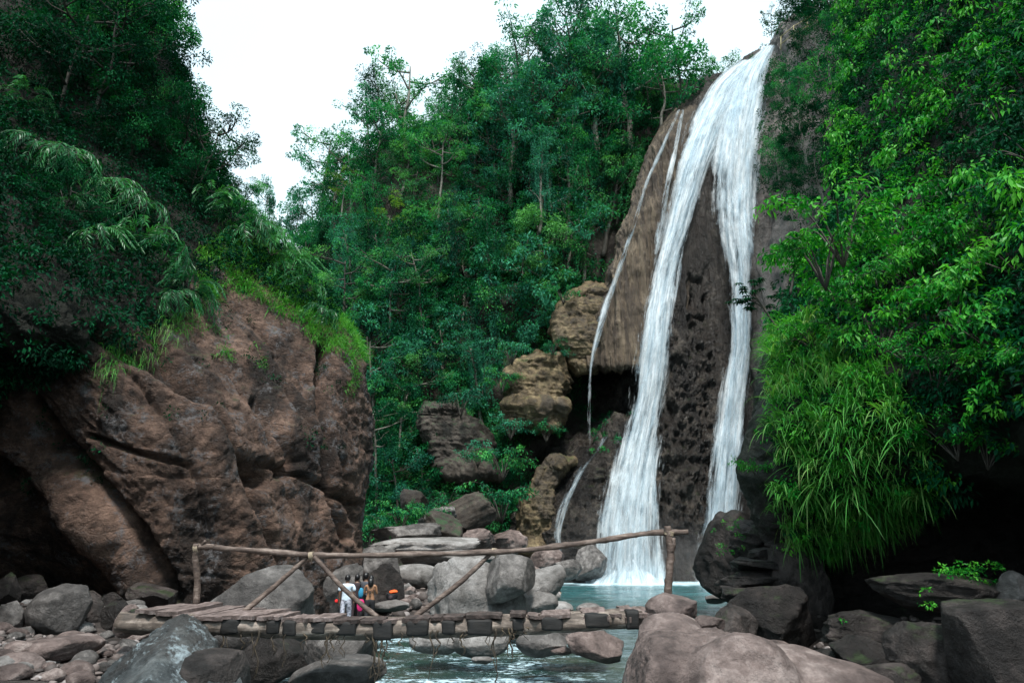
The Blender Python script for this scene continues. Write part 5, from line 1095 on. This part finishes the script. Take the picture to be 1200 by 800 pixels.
shrub(4, P(890, 560, 16.2), .6, 'round mossy-green tuft at the lowest outer edge of the near cliff')
# young broad-lobed trees leaning out at the cliff edge
def palmate(name, base, tips, L, label, mat='leaf_near'):
    t = tag(empty(name, tuple(base)), label, 'tree'); b0 = np.array(base); mb = MB(); lv = Leaves(); top = P(*tips[0])-b0
    mb.tube(catmull(np.array([(0, 0, 0), top*.5+np.array([.06, 0, -.08]), top]), 14), np.linspace(.04, .02, 14), 7)
    for q in tips:
        e = P(*q)-b0; s0 = top*G_.uniform(.65, 1.0); mb.tube(catmull(np.array([s0, (s0+e)/2+np.array([0, 0, .06]), e]), 8), np.linspace(.014, .006, 8), 5)
        for w_ in range(5):
            c0 = e+G_.normal(size=3)*.10; n = 9; an = np.linspace(0, 5.6, n)+G_.uniform(0, 1); D = np.stack([np.cos(an), np.sin(an)*.7, -.35+0*an], -1)
            lv.add(np.repeat(c0[None], n, 0), D, np.array([0, -.3, 1.0])+G_.normal(size=(n, 3))*.15, L*G_.uniform(.8, 1.15, n), L*.34*np.ones(n), np.clip(.55+G_.normal(size=n)*.15, 0, 1))
    obj('trunk', mb.mesh('trunk', M['bark_dark']), t); obj('crown', lv.mesh('crown', mat), t); return t
palmate('sapling', P(926, 345, 18), [(930, 278, 18), (912, 288, 18.1), (945, 290, 17.8), (920, 300, 18), (905, 302, 18.2), (938, 305, 17.9), (928, 318, 18), (946, 275, 18)], .19, 'bright young tree with rosettes of broad leaves beside the falling water')
palmate('sapling', P(925, 408, 17), [(884, 345, 17), (870, 338, 17), (875, 352, 17), (890, 333, 17), (898, 358, 17), (866, 350, 17.1), (882, 362, 17)], .17, 'thin bare-stemmed sapling leaning out in front of the narrower fall', 'leaf_dark')
# ---------------------------------------------------------------- left cliff vegetation
lm = (lpy < leftlim(lpx)+6*np.sin(lpx*.21)) & (lpx < 400) & (lpx > -120) & (lpy > -120)
ll = Leaves()
lump_scatter(ll, GLd, NLd, lpx, lpy, lm & (lpx < 392), 4800, 44, .17, (.25, .6), .6, .4, .5)
small = (lpy > leftlim(lpx)) & (lpy < leftlim(lpx)+150) & (lpx > -20) & (lpx < 400) & (fbm(np.stack([lpx*.035, lpy*.035, lpx*0], -1), 3, 8) > .16)
lump_scatter(ll, GLd, NLd, lpx, lpy, small, 210, 16, .10, (.1, .28), .12, .45)
tag(obj('undergrowth', ll.mesh('undergrowth', 'leaf_dark')), 'dark-coloured leaves covering the top of the brown cliff', kind='stuff')
gb = Blades()
ridge_m = (lpy < leftlim(lpx)+18) & (lpy > leftlim(lpx)-50) & (lpx > 230) & (lpx < 425) & (GLd[..., 1] < 33)
p, nn, x, y = surf_pick(GLd, NLd, lpx, lpy, ridge_m, 1150)
for i in range(len(p)):
    n = 16; B = p[i]+G_.normal(size=(n, 3))*.14; D = nn[i]*.5+G_.normal(size=(n, 3))*.5+np.array([.15, 0, .7]); gb.add(B, D, G_.uniform(.3, .8, n), G_.uniform(.018, .036, n), G_.uniform(.3, .8, n), np.clip(G_.uniform(.35, .95)+G_.normal(size=n)*.1, 0, 1))
patch_m = ((np.abs((lpy-372)-(lpx-194)*.48) < 16) & (lpx > 190) & (lpx < 308) & (fbm(np.stack([lpx*.05, lpy*.05, lpx*0], -1), 3, 4) > -.1)) | (((lpx-412)/7)**2+((lpy-440)/26)**2 < 1)
p, nn, x, y = surf_pick(GLd, NLd, lpx, lpy, patch_m, 260)
for i in range(len(p)):
    n = 12; B = p[i]+G_.normal(size=(n, 3))*.10; D = nn[i]*.6+G_.normal(size=(n, 3))*.5+np.array([0, 0, .5]); gb.add(B, D, G_.uniform(.12, .32, n), G_.uniform(.015, .025, n), G_.uniform(.4, .9, n), np.clip(.55+G_.normal(size=n)*.15, 0, 1))
low_m = (lpy > leftlim(lpx)-14) & (lpy < leftlim(lpx)+26) & (lpx > 120) & (lpx < 240)
p, nn, x, y = surf_pick(GLd, NLd, lpx, lpy, low_m, 110)
for i in range(len(p)):
    n = 12; B = p[i]+G_.normal(size=(n, 3))*.12; D = nn[i]*.6+G_.normal(size=(n, 3))*.4; gb.add(B, D, G_.uniform(.2, .6, n), G_.uniform(.008, .018, n), G_.uniform(.8, 1.3, n), np.clip(G_.uniform(.2, 1.0)+G_.normal(size=n)*.1, 0, 1))
tag(obj('grass', gb.mesh('grass', 'grass')), 'pale grass along the shoulder and ledges of the brown cliff', kind='stuff')
# arching bamboo-like clumps
M['bamboo_leaf'] = leaf_mat('bamboo_leaf', [(.15, (.004, .05, .018)), (.45, (.016, .15, .05)), (.8, (.10, .36, .11))], .35, .4, .5)
def bamboo_proto(seed, n=20, L=1.5, leaf=.34):
    r = np.random.default_rng(seed); mb = MB(); lv = Leaves()
    for i in range(n):
        an = r.uniform(0, 6.28); o = np.array([math.cos(an), math.sin(an), 0]); ln = L*r.uniform(.6, 1.15); pts = np.array([o*.05, o*ln*.35+np.array([0, 0, ln*.38]), o*ln*.75+np.array([0, 0, ln*.22]), o*ln*1.0+np.array([0, 0, -ln*.35])]); c = catmull(pts, 20); mb.tube(c, np.linspace(.010, .003, 20), 4)
        T = unit(np.gradient(c, axis=0)); sd = unit(np.cross(T, [0, 0, 1.0]))
        for s_ in (-1, 1):
            k = np.arange(5, 20); lv.add(c[k], T[k]*.8+sd[k]*s_*.75+np.array([0, 0, -.25])+r.normal(size=(len(k), 3))*.15, np.array([0, 0, 1.])+r.normal(size=(len(k), 3))*.3, leaf*r.uniform(.7, 1.2, len(k)), leaf*.15*np.ones(len(k)), np.clip(r.uniform(.3, .8)+r.normal(size=len(k))*.1, 0, 1))
    return mb.mesh('stem', M['bark_dark']), lv.mesh('foliage', 'bamboo_leaf')
BP_ = [bamboo_proto(600+i) for i in range(3)]
DL = DepthMap([GLd])
wh = [(40, 178, .8, 'beside the pale dead fronds'), (75, 190, .9, 'with the longest fronds over the cave'), (30, 115, .55, 'in the dark corner under the crown'), (58, 50, .5, 'highest against the black shade'), (130, 225, .7, 'in the middle of the shaded slope'), (158, 246, .85, 'brightest in the middle of the slope'), (118, 282, .65, 'low over the bare overhang'), (165, 285, .75, 'just under the brightest one'), (192, 306, .8, 'spilling towards the bare rock'), (222, 340, .7, 'lowest, hanging down onto the bare rock'), (206, 352, .55, 'small one beside the lowest'), (272, 258, .7, 'at the near end of the shoulder'), (298, 280, .8, 'on the shoulder below the skyline tree'), (318, 298, .75, 'halfway down the shoulder'), (340, 320, .65, 'further down the shoulder'), (356, 342, .55, 'near the grassy end of the shoulder'), (250, 238, .6, 'under the open tree'), (376, 368, .4, 'last and smallest on the shoulder'), (85, 245, .5, 'small one under the longest fronds')]
lab = 'arching bamboo-like clump '
for i, (x, y, s_, wl) in enumerate(wh):
    d = DL.at(x, y, 2) or 20; t = empty('bamboo_clump', tuple(P(x, y, d-.15))); t.scale = (s_*d/19,)*3; t.rotation_euler = (.45, random.uniform(-.2, .2), random.uniform(0, 6.28)); m_ = BP_[i % 3]; obj('stem', m_[0], t); obj('foliage', m_[1], t); tag(t, lab+wl, 'bamboo', 'arching clumps on the brown cliff')
# trees on top of the brown cliff
def ltree(kind, px, pyb, pyt, d, label, mat='leaf_dark', rz=None, wide=1.0, tilt=(0, 0)): return ptree(kind, px, pyb, pyt, d, label, mat, rz, wide, tilt, 'bark_dark')
PR['cliff0'] = tree_proto(120, H=10, R=4.2, ct=5, fork=.3, limbs=9, sub=5, nleaf=120, L=.22, cr_=.95, thick=.16); PR['cliff1'] = tree_proto(121, H=10, R=3.8, ct=5, fork=.3, limbs=9, sub=5, nleaf=120, L=.22, cr_=.95, thick=.16)
PR['open'] = tree_proto(122, H=9.5, R=3.0, ct=3.4, fork=.3, limbs=9, sub=6, nleaf=62, L=.17, cr_=.55, airy=True, thick=.13, umb=.3)
for i, (kd, x, y, d, s_, lab, mt) in enumerate((
    ('cliff0', 60, 130, 23.5, .8, 'dark dense tree crowding the cliff top at the picture corner', 'leaf_dark'), ('cliff1', 110, 120, 24.5, .8, 'dark broad tree above the bamboo-like clumps', 'leaf_dark'),
    ('cliff0', 140, 90, 26, .7, 'tree with lighter green leaves at the top edge over the brown cliff', 'leaf_far'), ('cliff1', 190, 215, 26, .55, 'dark tree in the shade behind the open tree', 'leaf_dark'),
    ('cliff1', 100, 30, 26, .9, 'high dark crown along the top edge', 'leaf_dark'), ('cliff0', 150, 190, 24.5, .5, 'low dark crown in the middle of the shaded slope', 'leaf_dark'),
    ('cliff1', 230, 255, 26, .38, 'low dark tree at the foot of the open tree', 'leaf_dark'), ('cliff0', 285, 262, 28, .28, 'small bushy tree on the shoulder of the brown cliff', 'leaf_far'), ('cliff1', 60, 260, 19.5, .3, 'small dark bush among the bamboo-like clumps', 'leaf_dark'))):
    place_tree(kd, P(x, y, d)-np.array([0, 0, .8]), s_, lab, None, mt, bark='bark_dark', tilt=(.1, .05))
place_tree('open', P(226, 235, 26)-np.array([0, 0, .3]), .66, 'open tree with thin dark limbs and small leaves standing out against the sky', None, 'leaf_dark', rz=1.2, tilt=(0, .22), bark='bark_dark')
# banks: small plants
for i, (x, y, d, s_, lab) in enumerate(((588, 590, 50, 2.6, 'rounded dark green shrub overhanging the tilted brown rocks'), (470, 606, 44, 1.8, 'low green shrub spilling over the grassy grey ledge'), (450, 618, 43, 1.6, 'low shrub nearest the brown cliff corner on the far bank'), (500, 600, 45, 1.5, 'green shrub between the grassy ledge and the leaning slab'), (522, 585, 48, 1.6, 'shrub above the leaning brown slab'), (648, 400, 56, 1.2, 'small fern bush on the jutting rock near the thin strand of water'))):
    shrub(4+i % 3, P(x, y+10, d), s_, lab, mat='leaf_far')
vl = Leaves()
for x, y, d, n in ((1120, 680, 12, 26), (1150, 668, 11.8, 16), (1100, 700, 12, 14), (995, 735, 12.8, 5), (1060, 742, 12.5, 5), (850, 620, 19, 8), (846, 640, 19, 6)):
    c = np.array([P(x+G_.normal()*14, y+G_.normal()*7, d+G_.normal()*.15) for _ in range(n)]); vl.clumps(c, .09, 18, np.tile([[0, -.3, 1.]], (n, 1)), .06, .5, .3, .6)
tag(obj('creeper', vl.mesh('creeper', 'leaf_near')), 'small green creeper leaves scattered over the dark shelf rocks', kind='stuff')
# jutting tan outcrops beside the thin side fall
def outcrop(label, rows, d, deep, mat, seed, ledge=.35, tilt=0.0):
    """rows bottom to top: (py, x left, x right, forward step in metres)"""
    R = []
    def row(py, l, r, f, back): 
        w = r-l; xs = [l+w*.1, l-1, l+w*.04, l+w*.25, l+w*.5, l+w*.75, r-w*.05, r+1, r-w*.1]; ds = [deep, deep*.45, .35, .0, -.15, .05, .4, deep*.5, deep]
        return [(x, py, d-f+q+back+tilt*(x-(l+r)/2)) for x, q in zip(xs, ds)]
    R.append(row(rows[0][0]-3, rows[0][1]+4, rows[0][2]-4, rows[0][3], deep)); R += [row(*r_, 0) for r_ in rows]; R.append(row(rows[-1][0]+3, rows[-1][1]+4, rows[-1][2]-4, rows[-1][3], deep))
    G = patch(R, 150, 150); N = facecam(G, gnorm(G)); st = np.stack([G[..., 0]*.25, G[..., 1]*.25, G[..., 2]*.8+G[..., 0]*.1], -1)
    h = ridge(st, 4, seed, .55)*ledge+fbm(G*.5, 4, seed+3)*.6+ridge(G*1.1, 5, seed+5, .62)*.28; G = G+N*h[..., None]
    c = G.reshape(-1, 3).mean(0); o = obj('outcrop', gmesh('outcrop', G-c, M[mat])); o.location = c; return tag(o, label, 'outcrop')
outcrop('blocky ochre outcrop with dark runoff stains and a pale ledge standing out of the jungle', [(503, 600, 650, .2), (488, 594, 660, .9), (474, 593, 664, 1.3), (468, 597, 660, .5), (450, 592, 664, .5), (430, 600, 662, .2), (416, 628, 656, -.3)], 57.5, 6, 'rock_tanb', 700, .45)
outcrop('slanting tan outcrop with a dark underside beside the thin strand of water', [(436, 676, 700, .2), (418, 664, 704, .8), (400, 652, 708, 1.2), (384, 647, 712, 1.3), (366, 652, 716, .8), (350, 668, 722, .5), (336, 690, 728, 0)], 59.5, 6, 'rock_tanb', 720, .35)
outcrop('mossy ochre bulge between the cave and the small cascade', [(648, 606, 652, .3), (625, 606, 650, .7), (600, 612, 650, .8), (575, 622, 652, .6), (552, 634, 662, .2), (540, 646, 672, -.4)], 56.2, 5, 'rock_tanb', 740, .2)
outcrop('reddish-brown rock face showing between trees low on the slope', [(560, 520, 585, .2), (535, 508, 580, .6), (510, 498, 568, .6), (488, 492, 548, .3), (474, 500, 530, -.2)], 58.0, 6, 'rock_hillb', 760, .3)
for i, (x, y, d, s_, lab) in enumerate(((600, 420, 56, 2.0, 'leafy shrub growing over the top of the ochre outcrop'), (588, 455, 56, 1.8, 'shrub against the outer side of the ochre outcrop'), (598, 508, 56, 1.9, 'shrub hanging under the ochre outcrop'), (640, 512, 56.5, 1.6, 'dark shrub under the inner end of the ochre outcrop'), (652, 420, 58, 1.5, 'shrub filling the gap between the two tan outcrops'), (660, 350, 58.5, 1.8, 'shrub draped on top of the slanting outcrop'), (540, 480, 56.5, 2.2, 'shrub drooping over the reddish-brown rock face'), (590, 552, 53, 2.3, 'dense dark shrub in the hollow beside the mossy bulge'), (560, 540, 55, 1.8, 'shrub at the inner side of the reddish rock face'))):
    shrub(4+i % 3, P(x, y, d), s_, lab, mat='leaf_far' if i % 2 else 'leaf_blue')
